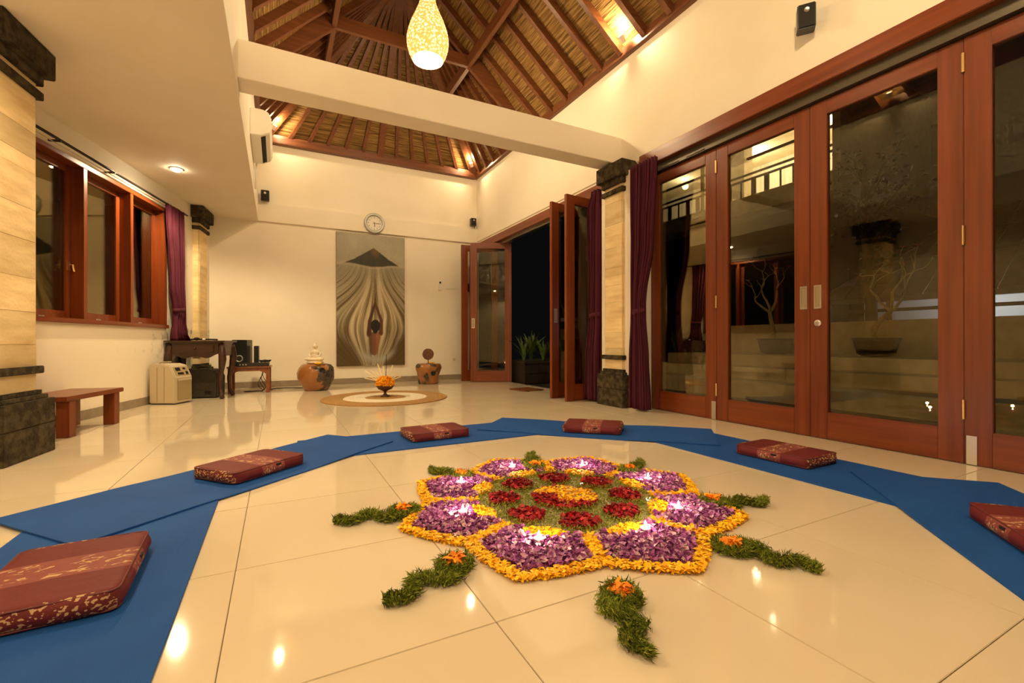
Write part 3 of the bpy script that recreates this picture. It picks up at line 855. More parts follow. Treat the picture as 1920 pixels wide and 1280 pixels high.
ORG = [(0.95, 0.30, 0.006), (0.95, 0.38, 0.008), (0.90, 0.24, 0.004)]
MOSS = [(0.21, 0.25, 0.028), (0.16, 0.205, 0.022), (0.27, 0.30, 0.040), (0.13, 0.175, 0.018), (0.31, 0.33, 0.05)]
def samp(n, fn, R=0.76):
    out = []
    while len(out) < n:
        q = rs.uniform(-R, R, (4000, 2))
        keep = [p for p in q if fn(p)]
        out += keep
    return np.array(out[:n])
def rb(th):                                           # outer outline radius, petal tip at th = 0
    t = abs((th + PI / 8) % (PI / 4) - PI / 8)
    a = Vector((0.735, 0)); b = Vector((0.612 * math.cos(PI / 8), 0.612 * math.sin(PI / 8)))
    d = b - a; dr = Vector((math.cos(t), math.sin(t)))
    den = dr.x * d.y - dr.y * d.x
    return (a.x * d.y - a.y * d.x) / den + 0.012 * math.sin(min(1, t / (PI / 8)) * PI)
def cls(p):
    r = math.hypot(*p); th = math.atan2(p[1], p[0])
    if r < 0.145:
        return 'cy' if (p[0] * 0.86 + p[1] * 0.5 > -0.035 + 0.03 * math.sin(40 * p[1]) and r < 0.14) else 'cr'
    tr = (th) % (PI / 4) - PI / 8                     # red blobs half way between the petals
    lx, ly = r * math.cos(tr) - 0.268, r * math.sin(tr)
    if (abs(lx) / 0.068) ** 2.4 + (abs(ly) / (0.074 * (1 + lx * 2.2))) ** 2.4 < 1: return 'red'
    t0 = (th + PI / 8) % (PI / 4) - PI / 8
    px, py = r * math.cos(t0), r * math.sin(t0)
    if ((px - 0.392) / 0.040) ** 2 + (py / 0.085) ** 2 < 1 and px > 0.352: return 'arc'
    if r < 0.385: return 'moss'
    R = rb(th)
    if r > R: return None
    ds = abs(r * math.sin(abs(t0) - PI / 8))          # distance from the spoke between two petals
    if r > R - 0.050 or ds < 0.026: return 'yellow'
    return 'purple'
man = thing('flower_mandala', 'round flower petal mandala of purple, yellow, red and green on the floor', 'flower mandala', (MC[0], MC[1], 0))
def sector(p): return abs((math.atan2(p[1], p[0]))) < PI / 8
pur = samp(1500, lambda p: p[0] > 0.38 and sector(p) and cls(p) == 'purple')
me_p = petals('purple_petals', pur, 1.0, 0.020, PURPLE, 'round', 0.55, 0.020, seed=5)
yb = samp(1150, lambda p: p[0] > 0.34 and sector(p) and cls(p) == 'yellow')
me_y = petals('marigold_border', yb, 1.0, 0.021, YEL, 'strip', 0.32, 0.013, seed=6)
ya = samp(330, lambda p: p[0] > 0.33 and sector(p) and cls(p) == 'arc')
me_a = petals('marigold_patch', ya, 1.0, 0.021, YEL, 'strip', 0.32, 0.015, seed=7)
rd = samp(330, lambda p: p[0] > 0.1 and p[1] > 0 and math.atan2(p[1], p[0]) < PI / 4 and cls(p) == 'red')
me_r = petals('red_petals', rd, 1.0, 0.022, RED, 'round', 0.5, 0.020, seed=8)
for k in range(8):
    rz = (0, 0, k * PI / 4)
    for nm, me, mt, lb in (('purple_petals', me_p, 'petal', 'purple orchid petals filling one pointed lobe'), ('marigold_border', me_y, 'petal', 'yellow marigold petals edging one lobe'),
                           ('marigold_patch', me_a, 'petal', 'small yellow marigold patch'), ('red_petals', me_r, 'petal', 'dark red rose petal patch')):
        tag(obj(nm, me, mt, man, rot=rz), lb, kind='stuff')
c1 = samp(420, lambda p: math.hypot(*p) < 0.15 and cls(p) == 'cr')
tag(obj('red_centre', petals('red_centre', c1, 1.0, 0.022, RED, 'round', 0.5, 0.02, seed=9), 'petal', man), 'red petals in the mandala centre', kind='stuff')
c2 = samp(520, lambda p: math.hypot(*p) < 0.15 and cls(p) == 'cy')
tag(obj('marigold_centre', petals('marigold_centre', c2, 1.0, 0.021, YEL, 'strip', 0.32, 0.02, seed=10), 'petal', man), 'yellow marigold petals in the mandala centre', kind='stuff')
ms = samp(9000, lambda p: math.hypot(*p) < 0.40 and cls(p) == 'moss')
tag(obj('moss_ring', petals('moss_ring', ms, 1.0, 0.013, MOSS, 'blade', 0.7, 0.020, seed=12), 'moss', man), 'green moss between the red patches', kind='stuff')

# moss tendrils around the mandala, each with a marigold eye
def tendril(label, hx, hy, ang, path, widths, seed):
    """path in local coords: x from the eye toward the tip of the tail, y sideways"""
    t = thing('moss_tendril', label, 'moss tendril', (MC[0] + hx, MC[1] + hy, 0), math.radians(ang), 'moss tendrils around the mandala')
    rr = np.random.RandomState(seed)
    P = np.array(path, float); W = np.array(widths, float)
    seg = np.r_[0, np.cumsum(np.hypot(*np.diff(P, axis=0).T))]
    pts, hh = [], []
    n = 2600
    s = rr.uniform(0, seg[-1], n)
    px = np.interp(s, seg, P[:, 0]); py = np.interp(s, seg, P[:, 1]); wd = np.interp(s, seg, W)
    q = rr.normal(0, 0.42, (n, 2)); q /= np.maximum(1, np.hypot(q[:, 0], q[:, 1]))[:, None]
    body = np.stack([px, py], 1) + q * wd[:, None]
    n2 = 1500
    ang = rr.uniform(0, 2 * PI, n2); rad = 0.066 * np.sqrt(rr.uniform(0.10, 1, n2))
    head = np.stack([rad * np.cos(ang), rad * np.sin(ang) * 0.85], 1)
    allp = np.concatenate([body, head])
    me = petals('moss', allp, 1.0, 0.017, MOSS[:4] + [(0.07, 0.085, 0.014), (0.17, 0.19, 0.03)], 'blade', 0.8, 0.026, seed=seed)
    tag(obj('moss', me, 'moss', t), None, kind='stuff')
    ang = rr.uniform(0, 2 * PI, 55); rad = 0.028 * np.sqrt(rr.uniform(0, 1, 55))
    me = petals('marigold_eye', np.stack([rad * np.cos(ang), rad * np.sin(ang)], 1), 1.0, 0.026, ORG, 'strip', 0.5, 0.016, seed=seed + 50, z0=0.022)
    tag(obj('marigold_eye', me, 'petal', t), 'orange marigold petals', kind='stuff')
    return t
std = [(0.03, 0.02), (0.06, 0.055), (0.10, 0.045), (0.125, 0.0), (0.155, -0.03), (0.19, -0.01), (0.215, 0.022), (0.245, 0.02), (0.275, -0.012), (0.305, -0.02)]
sw = [0.035, 0.034, 0.032, 0.030, 0.030, 0.028, 0.026, 0.022, 0.016, 0.007]
tl = [
    ('moss tendril pointing toward the closed doors with an orange eye', (0.212, -0.671, -62.5, 0.244), 1),
    ('moss tendril closest to the viewer with the darkest curl', (-0.308, -0.727, -120.4, 0.231), -1),
    ('moss tendril curling toward the large gold patterned cushion', (-0.647, -0.356, -152.7, 0.256), 1),
    ('moss tendril pointing at the mat near the bench', (-0.678, 0.152, 175.7, 0.261), 1),
    ('moss tendril pointing at the cushion before the round rug', (-0.296, 0.504, 121.4, 0.215), 1),
    ('short upright looking moss tendril behind the mandala', (0.116, 0.470, 63.0, 0.295), 1),
    ('small moss tendril pointing at the cushion near the column', (0.531, 0.181, 28.5, 0.209), -1),
    ('slim moss tendril pointing at the cushion by the doors', (0.528, -0.352, -28.2, 0.232), -1),
]
for k, (lb, (hx, hy, a, ln), mr_) in enumerate(tl):
    f = ln / 0.305
    tendril(lb, hx, hy, a, [(x * f, y * mr_ * (0.9 if ln > 0.22 else 0.5)) for x, y in std], sw, 100 + k)

# tealights on the purple lobes
def tealight(label, p, seed):
    t = thing('tealight_candle', label, 'candle', (p[0], p[1], 0.016), 0, 'lit tealights on the mandala')
    MB().lathe([(0.0185, 0), (0.0195, 0.016), (0.0185, 0.016), (0.018, 0.012), (0.001, 0.012)], 20).build('cup', 'metal', t, smooth=False)
    MB().lathe([(0.018, 0.009), (0.017, 0.0135), (0.004, 0.0125), (0.0005, 0.0125)], 18).build('wax', 'wax', t, smooth=True)
    MB().tube([(0, 0, 0.012), (0.0005, 0, 0.018)], 0.0008, 6).build('wick', 'black_matt', t)
    MB().lathe([(0.0005, 0.016), (0.0045, 0.021), (0.0055, 0.026), (0.003, 0.034), (0.0004, 0.042)], 12).build('flame', 'flame', t, smooth=True)
    point_light('candle_light', (0, 0, 0.055), 0.7, 0.012, (1.0, 0.66, 0.52), t)
TL = [((0.791, 1.336), 'lit tealight on the lobe closest to the viewer'), ((1.174, 1.232), 'lit tealight on the near lobe right beside the closest one'),
      ((1.437, 1.322), 'lit tealight on the lobe pointing at the picture corner mat'), ((1.611, 1.672), 'lit tealight on the lobe facing the folding doors'),
      ((1.469, 2.016), 'lit tealight on the far lobe toward the stone column'), ((1.117, 2.167), 'lit tealight on the far lobe toward the round rug'),
      ((0.780, 2.042), 'lit tealight on the lobe toward the bench side mat'), ((0.651, 1.688), 'lit tealight on the lobe pointing at the gold cushion')]
for k, (p, lb) in enumerate(TL): tealight(lb, p, k)

# ================================================================ round rug and offering bowl
M['jute'] = mat('jute_braid', (0.50, 0.31, 0.13), 0.9, col2=(0.30, 0.165, 0.062), nscale=38, lo=0.35, hi=0.65, bump=0.8, bscale=90, spec=0.1)
M['white_braid'] = mat('white_braid', (0.82, 0.76, 0.62), 0.9, col2=(0.66, 0.58, 0.42), nscale=38, bump=0.7, bscale=90, spec=0.1)
RC = (1.20, 5.76)
rug = thing('round_rug', 'round braided jute rug with a wide white ring', 'rug', (RC[0], RC[1], 0))
def ring(name, r0, r1, mt):
    n = max(2, round((r1 - r0) / 0.028)); prof = []
    for i in range(n):
        a = r0 + (r1 - r0) * i / n; b = r0 + (r1 - r0) * (i + 1) / n
        for t in (0.02, 0.25, 0.5, 0.75):
            prof.append((max(1e-4, a + (b - a) * t), 0.009 + 0.006 * math.sin(PI * t)))
    prof = [(max(1e-4, r0), 0.0005)] + prof + [(r1, 0.009), (r1, 0.0005)]
    MB().lathe(prof, 96).build(name, mt, rug, smooth=True)
ring('outer_ring', 0.505, 0.755, 'jute'); ring('white_ring', 0.245, 0.505, 'white_braid'); ring('centre_disc', 0.0, 0.245, 'jute')

M['turned_wood'] = mat('turned_brown_wood', (0.10, 0.035, 0.014), 0.4, col2=(0.05, 0.016, 0.007), nscale=10)
bw = thing('offering_bowl', 'dark footed bowl heaped with orange marigold petals on the rug', 'bowl', (1.20, 5.80, 0.015))
MB().lathe([(0.055, 0), (0.055, 0.010), (0.030, 0.022), (0.017, 0.04), (0.017, 0.062), (0.035, 0.075), (0.085, 0.095), (0.106, 0.125), (0.104, 0.145), (0.098, 0.145), (0.09, 0.12), (0.001, 0.10)], 32).build('bowl', 'turned_wood', bw, smooth=True)
hp = []
rr = np.random.RandomState(4)
tv = []
ph = rr.uniform(0, 2 * PI, 900); ct = rr.uniform(0, 1, 900) ** 0.8
rad = 0.108 * np.sqrt(1 - ct ** 2.6)
me = petals('flower_heap', np.stack([rad * np.cos(ph), rad * np.sin(ph)], 1), 0.0, 0.030, [(1.0, 0.46, 0.004), (1.0, 0.54, 0.008), (0.96, 0.36, 0.003)], 'strip', 0.8, 0.0, seed=21)
zz = np.repeat(0.13 + 0.115 * ct, 5)
for i, v in enumerate(me.vertices): v.co.z += zz[i]
tag(obj('flower_heap', me, 'petal', bw), 'heap of orange marigold petals', kind='stuff')
M['marigold_core'] = mat('marigold_core', (0.92, 0.36, 0.004), 0.8)
MB().lathe([(0.098, 0.13), (0.098, 0.16), (0.085, 0.20), (0.05, 0.232), (0.001, 0.24)], 24).build('heap_core', 'marigold_core', bw, smooth=True)
M['palm_strip'] = mat('pale_palm_strip', (0.85, 0.72, 0.42), 0.6)
for k in range(13):
    a = PI * (0.02 + 0.96 * k / 12)
    ln = 0.20 + 0.05 * math.sin(k * 2.1)
    d = Vector((math.cos(a), 0.45, abs(math.sin(a)) * 0.85 + 0.18)).normalized()
    b = Vector((0.05 * math.cos(a), 0.04, 0.19))
    MB().bar(b, b + d * ln, 0.011, 0.002, up=(0, 1, 0)).build('palm_spike', 'palm_strip', bw)
MB().tube([(0.01, 0, 0.2), (0.016, 0, 0.53)], [0.0045, 0.0035], 8).build('incense_stick', 'black_matt', bw)

# ================================================================ root wood stools with figures
def root_mat(name, hole):
    m, nt, N, L, B = new_mat(name)
    tc = N.new('ShaderNodeTexCoord')
    n1 = N.new('ShaderNodeTexNoise'); n1.inputs['Scale'].default_value = 4.0; n1.inputs['Detail'].default_value = 3; n1.inputs['Distortion'].default_value = 1.0
    L.new(tc.outputs['Object'], n1.inputs['Vector'])
    sx = N.new('ShaderNodeSeparateXYZ'); L.new(tc.outputs['Object'], sx.inputs[0])
    ma = N.new('ShaderNodeMath'); ma.operation = 'MULTIPLY_ADD'; ma.inputs[1].default_value = hole
    L.new(sx.outputs[0], ma.inputs[0]); L.new(n1.outputs['Fac'], ma.inputs[2])
    r1 = N.new('ShaderNodeValToRGB'); r1.color_ramp.elements[0].position = 0.53; r1.color_ramp.elements[1].position = 0.57
    L.new(ma.outputs[0], r1.inputs['Fac'])
    n2 = N.new('ShaderNodeTexVoronoi'); n2.inputs['Scale'].default_value = 26
    L.new(tc.outputs['Object'], n2.inputs['Vector'])
    r2 = N.new('ShaderNodeValToRGB'); r2.color_ramp.elements[0].color = (0.012, 0.009, 0.008, 1); r2.color_ramp.elements[1].color = (0.10, 0.065, 0.045, 1)
    L.new(n2.outputs['Distance'], r2.inputs['Fac'])
    mx = N.new('ShaderNodeMixRGB'); mx.inputs[1].default_value = (0.34, 0.125, 0.026, 1)
    n3 = N.new('ShaderNodeTexNoise'); n3.inputs['Scale'].default_value = 7; L.new(tc.outputs['Object'], n3.inputs['Vector'])
    r3 = N.new('ShaderNodeValToRGB'); r3.color_ramp.elements[0].color = (0.22, 0.070, 0.015, 1); r3.color_ramp.elements[1].color = (0.40, 0.17, 0.042, 1)
    L.new(n3.outputs['Fac'], r3.inputs['Fac']); L.new(r3.outputs[0], mx.inputs[1])
    L.new(r1.outputs[0], mx.inputs[0]); L.new(r2.outputs[0], mx.inputs[2]); L.new(mx.outputs[0], B.inputs['Base Color'])
    bp = N.new('ShaderNodeBump'); bp.inputs['Strength'].default_value = 0.8; bp.inputs['Distance'].default_value = 0.02
    mb_ = N.new('ShaderNodeMath'); mb_.operation = 'MULTIPLY'; L.new(n2.outputs['Distance'], mb_.inputs[0]); L.new(r1.outputs[0], mb_.inputs[1])
    L.new(mb_.outputs[0], bp.inputs['Height']); L.new(bp.outputs[0], B.inputs['Normal'])
    B.inputs['Roughness'].default_value = 0.3; B.inputs['Coat Weight'].default_value = 0.3
    return m
M['root1'] = root_mat('root_wood_patched', 0.75); M['root2'] = root_mat('root_wood_plain', -0.22)
def root_stool(label, loc, rz, rx, ry, h, prof, mt, seed, hole):
    t = thing('root_stool', label, 'stool', loc, rz)
    mb = MB(); n = 40
    mb.lathe(prof, n)
    vs = []
    for p in mb.v:
        q = Vector(p); k = 1 + 0.10 * mnoise.noise(Vector((q.x * 2.2 + seed, q.y * 2.2, q.z * 2.6))) + 0.05 * mnoise.noise(Vector((q.x * 6, q.y * 6 + seed, q.z * 6)))
        vs.append((q.x * rx * k, q.y * ry * k, q.z * h))
    mb.v = vs
    mb.build('body', mt, t, smooth=True)
    hx, hz, hr, hy = hole
    MB().lathe([(hr * 1.25, 0), (hr * 1.2, 0.012), (hr, 0.014), (hr * 0.9, 0.004), (0.001, 0.002)], 18).build('knot_hole', 'black_matt', t, smooth=True, loc=(hx, hy, hz), rot=(PI / 2, 0, 0))
    return t
P1 = [(0.62, 0.0), (0.72, 0.04), (0.86, 0.22), (0.98, 0.45), (1.0, 0.65), (0.93, 0.85), (0.80, 0.96), (0.60, 1.0), (0.3, 0.985), (0.001, 0.98)]
P2 = [(0.74, 0.0), (0.78, 0.1), (0.80, 0.35), (0.88, 0.55), (1.0, 0.75), (0.96, 0.9), (0.85, 0.98), (0.55, 0.97), (0.2, 0.96), (0.001, 0.96)]
s1 = (0.50, 7.20)
root_stool('squat root wood stool with dark bark patch under the statue', (s1[0], s1[1], 0), math.radians(-5), 0.245, 0.23, 0.385, P1, 'root1', 3.1, (0.085, 0.30, 0.030, -0.212))
s2 = (2.25, 7.42)
root_stool('flared root wood stool with round hole below the carved disc', (s2[0], s2[1], 0), math.radians(10), 0.215, 0.20, 0.345, P2, 'root2', 7.7, (0.0, 0.185, 0.034, -0.172))

def seated_statue():
    t = thing('seated_statue', 'small cream seated meditating statue on the squat stool', 'statue', (s1[0] - 0.015, s1[1] - 0.04, 0.378), math.radians(-25))
    b = MB()
    b.sphere((0, 0, 0.028), (0.125, 0.085, 0.032), 20, 10)              # lotus base
    b.sphere((-0.065, -0.035, 0.075), (0.075, 0.045, 0.028)); b.sphere((0.065, -0.035, 0.075), (0.075, 0.045, 0.028))   # crossed legs
    b.sphere((0, -0.055, 0.072), (0.07, 0.035, 0.024))
    b.sphere((0, 0.01, 0.12), (0.052, 0.042, 0.06)); b.sphere((0, 0.008, 0.175), (0.06, 0.04, 0.045))                   # torso, chest
    for s in (-1, 1):
        b.tube([(s * 0.055, 0.005, 0.195), (s * 0.078, 0.0, 0.15), (s * 0.068, -0.03, 0.115), (s * 0.02, -0.06, 0.108)], [0.022, 0.019, 0.016, 0.014], 10)
    b.tube([(0, 0.005, 0.20), (0, 0.003, 0.235)], 0.018, 10)
    b.sphere((0, 0, 0.262), (0.034, 0.036, 0.042)); b.sphere((0, 0.004, 0.305), (0.018, 0.018, 0.018)); b.sphere((0, 0.004, 0.324), (0.006, 0.006, 0.012))
    b.sphere((-0.035, 0, 0.258), (0.006, 0.01, 0.02)); b.sphere((0.035, 0, 0.258), (0.006, 0.01, 0.02)); b.sphere((0, -0.036, 0.258), (0.006, 0.008, 0.01))
    body = b.build('body', 'statue', t, smooth=True)
    r = body.modifiers.new('merge', 'REMESH'); r.mode = 'VOXEL'; r.voxel_size = 0.0045; r.use_smooth_shade = True
    return t
seated_statue()
def flower_head(label, loc, sc=1.0):
    t = thing('yellow_flower', label, 'flower', loc)
    for k in range(7):
        a = 2 * PI * k / 7
        MB().sphere((0, 0, 0), (0.018 * sc, 0.011 * sc, 0.005 * sc), 8, 6).build('petal', 'yellow_flower', t, smooth=True, loc=(0.020 * sc * math.cos(a), 0.020 * sc * math.sin(a), 0.014 * sc), rot=(0, -0.5, a))
    MB().sphere((0, 0, 0.014 * sc), 0.009 * sc, 10, 6).build('centre', 'yellow_flower', t, smooth=True)
    return t
flower_head('yellow flower laid at the feet of the seated statue', (s1[0] + 0.015, s1[1] - 0.165, 0.372), 1.5)
flower_head('yellow flower beneath the carved disc on the flared stool', (s2[0] + 0.03, s2[1] - 0.10, 0.333), 1.5)
dsk = thing('carved_disc', 'round carved wooden disc on a short stand atop the flared stool', 'ornament', (s2[0] - 0.01, s2[1] - 0.02, 0.328), math.radians(-10))
MB().lathe([(0.04, 0), (0.04, 0.008), (0.012, 0.014)], 16).build('foot', 'dark_wood', dsk)
MB().tube([(0, 0, 0.01), (0, 0, 0.08)], 0.008, 8).build('stem', 'dark_wood', dsk)
M['carved'] = mat('carved_wood', (0.26, 0.11, 0.05), 0.5, col2=(0.06, 0.022, 0.010), nscale=30, lo=0.4, hi=0.6, bump=0.9, bscale=60)
rim = MB()
for R in (0.088, 0.062, 0.034):
    pts = [(R * math.cos(2 * PI * k / 32), 0, 0.165 + R * math.sin(2 * PI * k / 32)) for k in range(33)]
    rim.tube(pts, 0.007, 8, cap=False)
for k in range(8):
    a = 2 * PI * k / 8
    rim.tube([(0.02 * math.cos(a), 0, 0.165 + 0.02 * math.sin(a)), (0.085 * math.cos(a), 0, 0.165 + 0.085 * math.sin(a))], 0.006, 6)
rim.build('carving', 'carved', dsk, smooth=True)
MB().lathe([(0.086, -0.006), (0.086, 0.006)], 32).build('plate', 'carved', dsk, loc=(0, 0.004, 0.165), rot=(PI / 2, 0, 0))

# ================================================================ painting on the back wall
def painting():
    t = thing('painting', 'tall unframed painting of a mountain over a kneeling figure raising joined hands', 'painting', (1.435, 8.04, 0.295), 0)
    Wd, Hg = 1.13, 2.235
    NU, NV = 170, 336
    u, v = np.meshgrid(np.linspace(0, 1, NU + 1), np.linspace(0, 1, NV + 1))
    rr = np.random.RandomState(5)
    def fbm(x, y, oct=4):
        out = np.zeros_like(x); amp = 1
        for o in range(oct):
            g = rr.rand(34, 34); xx = (x * 2 ** o) % 33; yy = (y * 2 ** o) % 33
            xi, yi = xx.astype(int), yy.astype(int); fx, fy = xx - xi, yy - yi
            fx = fx * fx * (3 - 2 * fx); fy = fy * fy * (3 - 2 * fy)
            out += amp * ((g[yi % 34, xi % 34] * (1 - fx) + g[yi % 34, (xi + 1) % 34] * fx) * (1 - fy) + (g[(yi + 1) % 34, xi % 34] * (1 - fx) + g[(yi + 1) % 34, (xi + 1) % 34] * fx) * fy)
            amp *= 0.5
        return out / 1.9
    lerp = lambda a, b, k: a + (b - a) * k[..., None]
    ss = lambda a, b, x: np.clip((x - a) / (b - a), 0, 1) ** 2 * (3 - 2 * np.clip((x - a) / (b - a), 0, 1))
    cA = np.array
    col = np.ones(u.shape + (3,)) * cA([0.30, 0.25, 0.155])
    # streaks flowing down from under the mountain and round the figure like an onion
    cx, cy = 0.53, 0.34
    yy = (v - cy)
    wz = fbm(u * 3 + 1, v * 5 + 2, 3) - 0.5
    wdt = 0.085 + 0.40 * np.exp(-((yy + 0.05) / 0.25) ** 2)
    s = np.abs(u - cx - 0.06 * yy + 0.05 * wz) / wdt + 0.10 * wz
    s = s + 0.35 * (u > cx)
    along = v
    st = fbm(s * 9 + 3, along * 2.2 + s * 1.5, 4)
    st2 = fbm(s * 22 + 9, along * 3.0, 3)
    k = np.clip((st * 0.6 + st2 * 0.4 - 0.34) * 3.8, 0, 1)
    col = lerp(cA([0.15, 0.105, 0.040]), cA([0.60, 0.52, 0.35]), k)
    s = s - 0.35 * (u > cx)
    glow = np.exp(-((s - 0.45) / 0.5) ** 2) * ss(0.0, 0.5, v)
    col = col * (0.62 + 0.45 * glow)[..., None]
    col = lerp(col, cA([0.26, 0.25, 0.18]) * (0.7 + 0.6 * fbm(u * 5, v * 4)[..., None]), ss(0.58, 0.74, v) * 0.65)
    # lower corners
    dk = ss(0.55, 1.05, s) * ss(0.42, 0.05, v)
    col = lerp(col, cA([0.075, 0.042, 0.012]), np.clip(dk * 1.2, 0, 0.92))
    # pale ground arc
    arc = np.exp(-((v - 0.045 - 0.9 * (u - 0.57) ** 2) / 0.028) ** 2) * ss(0.34, 0.16, np.abs(u - 0.58))
    col = lerp(col, cA([0.36, 0.36, 0.32]), arc * 0.8)
    # sky and mountain
    sky = cA([0.33, 0.31, 0.235]) * (0.72 + 0.55 * fbm(u * 4 + 2, v * 6 + 1)[..., None])
    hz = 0.765 + 0.01 * np.sin(u * 9)
    col = lerp(col, sky, ss(-0.02, 0.03, v - hz))
    mist = np.exp(-((v - hz) / 0.014) ** 2)
    col = lerp(col, cA([0.50, 0.40, 0.30]), mist * 0.6)
    nz = (fbm(u * 12, v * 12) - 0.5)
    pk = 0.905 - np.where(u < 0.53, np.abs(u - 0.53) * 0.36 - 0.14 * (u - 0.53) ** 2, np.abs(u - 0.53) * 0.40 - 0.18 * (u - 0.53) ** 2) + 0.01 * nz
    mt = ss(0.0, 0.008, pk - v) * ss(-0.008, 0.006, v - hz - 0.006 * nz) * ss(0.05, 0.10, u) * ss(0.99, 0.93, u)
    mc = lerp(cA([0.028, 0.030, 0.018]), cA([0.13, 0.070, 0.018]), np.clip(ss(0.10, 0.0, np.hypot((u - 0.55) * 1.0, (v - 0.885) * 1.3)) + 0.5 * nz, 0, 1))
    col = lerp(col, mc, mt)
    # figure: torso, upper arms, forearms, head
    def capsule(ax, ay, bx, by, r0, r1):
        px, py = (u - ax) * Wd, (v - ay) * Hg; dx, dy = (bx - ax) * Wd, (by - ay) * Hg
        t_ = np.clip((px * dx + py * dy) / (dx * dx + dy * dy), 0, 1)
        return ss(0.012, -0.004, np.hypot(px - t_ * dx, py - t_ * dy) - (r0 + (r1 - r0) * t_))
    sk = cA([0.20, 0.070, 0.026]); skd = cA([0.07, 0.022, 0.012])
    tor = np.maximum(capsule(0.535, 0.10, 0.55, 0.215, 0.045, 0.085), capsule(0.46, 0.235, 0.63, 0.245, 0.035, 0.035))
    shade = ss(0.50, 0.60, u + 0.05 * nz)
    col = lerp(col, skd[None, None] + (cA([0.26, 0.095, 0.036]) - skd)[None, None] * (0.2 + 0.8 * shade[..., None]), tor * 0.92)
    for a in (capsule(0.455, 0.245, 0.470, 0.345, 0.034, 0.026), capsule(0.475, 0.35, 0.545, 0.475, 0.024, 0.014)): col = lerp(col, skd * 0.9, a)
    for a in (capsule(0.635, 0.25, 0.640, 0.345, 0.032, 0.026), capsule(0.635, 0.35, 0.555, 0.475, 0.023, 0.014), capsule(0.548, 0.46, 0.550, 0.515, 0.014, 0.006)): col = lerp(col, sk * 0.45, a)
    hd = ss(1.08, 0.95, np.hypot((u - 0.553) / 0.068, (v - 0.305) / 0.047)); hd = np.maximum(hd, ss(1.1, 0.9, np.hypot((u - 0.55) / 0.035, (v - 0.265) / 0.02)))
    col = lerp(col, cA([0.006, 0.006, 0.006]), hd)
    col = np.clip(col * (0.9 + 0.2 * rr.rand(*u.shape)[..., None]), 0.002, 1)
    V = np.stack([(u - 0.5) * Wd, np.full_like(u, -0.034), v * Hg], -1).reshape(-1, 3)
    idx = np.arange((NU + 1) * (NV + 1)).reshape(NV + 1, NU + 1)
    F = np.stack([idx[:-1, :-1], idx[:-1, 1:], idx[1:, 1:], idx[1:, :-1]], -1).reshape(-1, 4)
    me = color_mesh('painted_canvas', V, F.tolist(), col.reshape(-1, 3))
    M['paint'] = attr_mat('oil_paint', 0.5, 0.4)
    obj('painted_canvas', me, 'paint', t)
    M['canvas_edge'] = mat('canvas_edge', (0.10, 0.07, 0.03), 0.8)
    MB().box(-Wd / 2, Wd / 2, -0.033, 0.008, 0, Hg).build('stretcher', 'canvas_edge', t)
painting()

# ================================================================ wall clock
ck = thing('wall_clock', 'round silver rimmed wall clock above the painting', 'clock', (1.475, 7.998, 2.725))
R = 0.172
rimp = [(R * 0.74, 0.0), (R * 0.72, 0.028), (R * 0.80, 0.044), (R * 0.95, 0.044), (R, 0.026), (R, 0.0)]
MB().lathe(rimp, 48).build('rim', 'silver', ck, smooth=True, rot=(PI / 2, 0, 0))
MB().lathe([(R * 0.76, 0.004), (R * 0.76, 0.014), (0.001, 0.014)], 40).build('dial', 'clock_face', ck, rot=(PI / 2, 0, 0))
for h in range(1, 13):
    a = PI / 2 - h * PI / 6
    cu = bpy.data.curves.new('numeral', 'FONT'); cu.body = str(h); cu.size = 0.036; cu.align_x = 'CENTER'; cu.align_y = 'CENTER'; cu.extrude = 0.0006
    cu.materials.append(M['black_plastic'])
    tmp = bpy.data.objects.new('tmp', cu); C.objects.link(tmp)
    bpy.context.view_layer.update()
    me = bpy.data.meshes.new_from_object(tmp.evaluated_get(bpy.context.evaluated_depsgraph_get()))
    bpy.data.objects.remove(tmp)
    o = obj('numeral', me, 'black_plastic', ck)
    o.location = (0.098 * math.cos(a), -0.0155, 0.098 * math.sin(a)); o.rotation_euler = (PI / 2, 0, 0)
for nm, ln, ang, wd in (('hour_hand', 0.062, -82, 0.010), ('minute_hand', 0.09, 0, 0.008)):
    a = math.radians(ang)
    d = Vector((math.cos(a), 0, math.sin(a)))
    MB().bar(-d * 0.02 + Vector((0, -0.019, 0)), d * ln + Vector((0, -0.019, 0)), wd, 0.002, up=(0, 1, 0)).build(nm, 'black_plastic', ck)

# ================================================================ small speakers, switches, AC
def speaker(label, loc, rz, tilt, w, h, d, grp='small black wall speakers'):
    t = thing('wall_speaker', label, 'speaker', loc, rz, grp)
    b = MB().box(-w / 2, w / 2, -d, 0, -h / 2, h / 2).build('cabinet', 'black_plastic', t, bevel=0.006, rot=(tilt, 0, 0), loc=(0, -0.02, 0))
    MB().box(-w / 2 + 0.008, w / 2 - 0.008, -d - 0.004, -d + 0.001, -h / 2 + 0.008, h / 2 - 0.008).build('grille', 'black_matt', b)
    MB().lathe([(w * 0.16, 0), (w * 0.14, 0.003), (0.001, 0.001)], 14).build('cone', 'metal', b, loc=(0, -d - 0.0035, h * 0.22), rot=(PI / 2, 0, 0))
    MB().box(-0.015, 0.015, -0.03, 0.005, -0.012, 0.012).build('bracket', 'black_plastic', t)
    return t
speaker('small black speaker on the ledge at the low ceiling end', (-0.165, 8.0, 2.945), 0, 0.05, 0.115, 0.16, 0.09)
speaker('small black speaker on the ledge in the corner by the doorway', (3.275, 8.0, 2.945), 0, 0.0, 0.10, 0.145, 0.09)
speaker('small black speaker high above the closed folding doors', (3.36, 1.93, 2.965), -0.93, 0.0, 0.11, 0.17, 0.09)
MB().tube([(3.345, 8.035, 2.92), (3.35, 8.04, 2.60)], 0.006, 6).build('speaker_cable', 'black_matt')
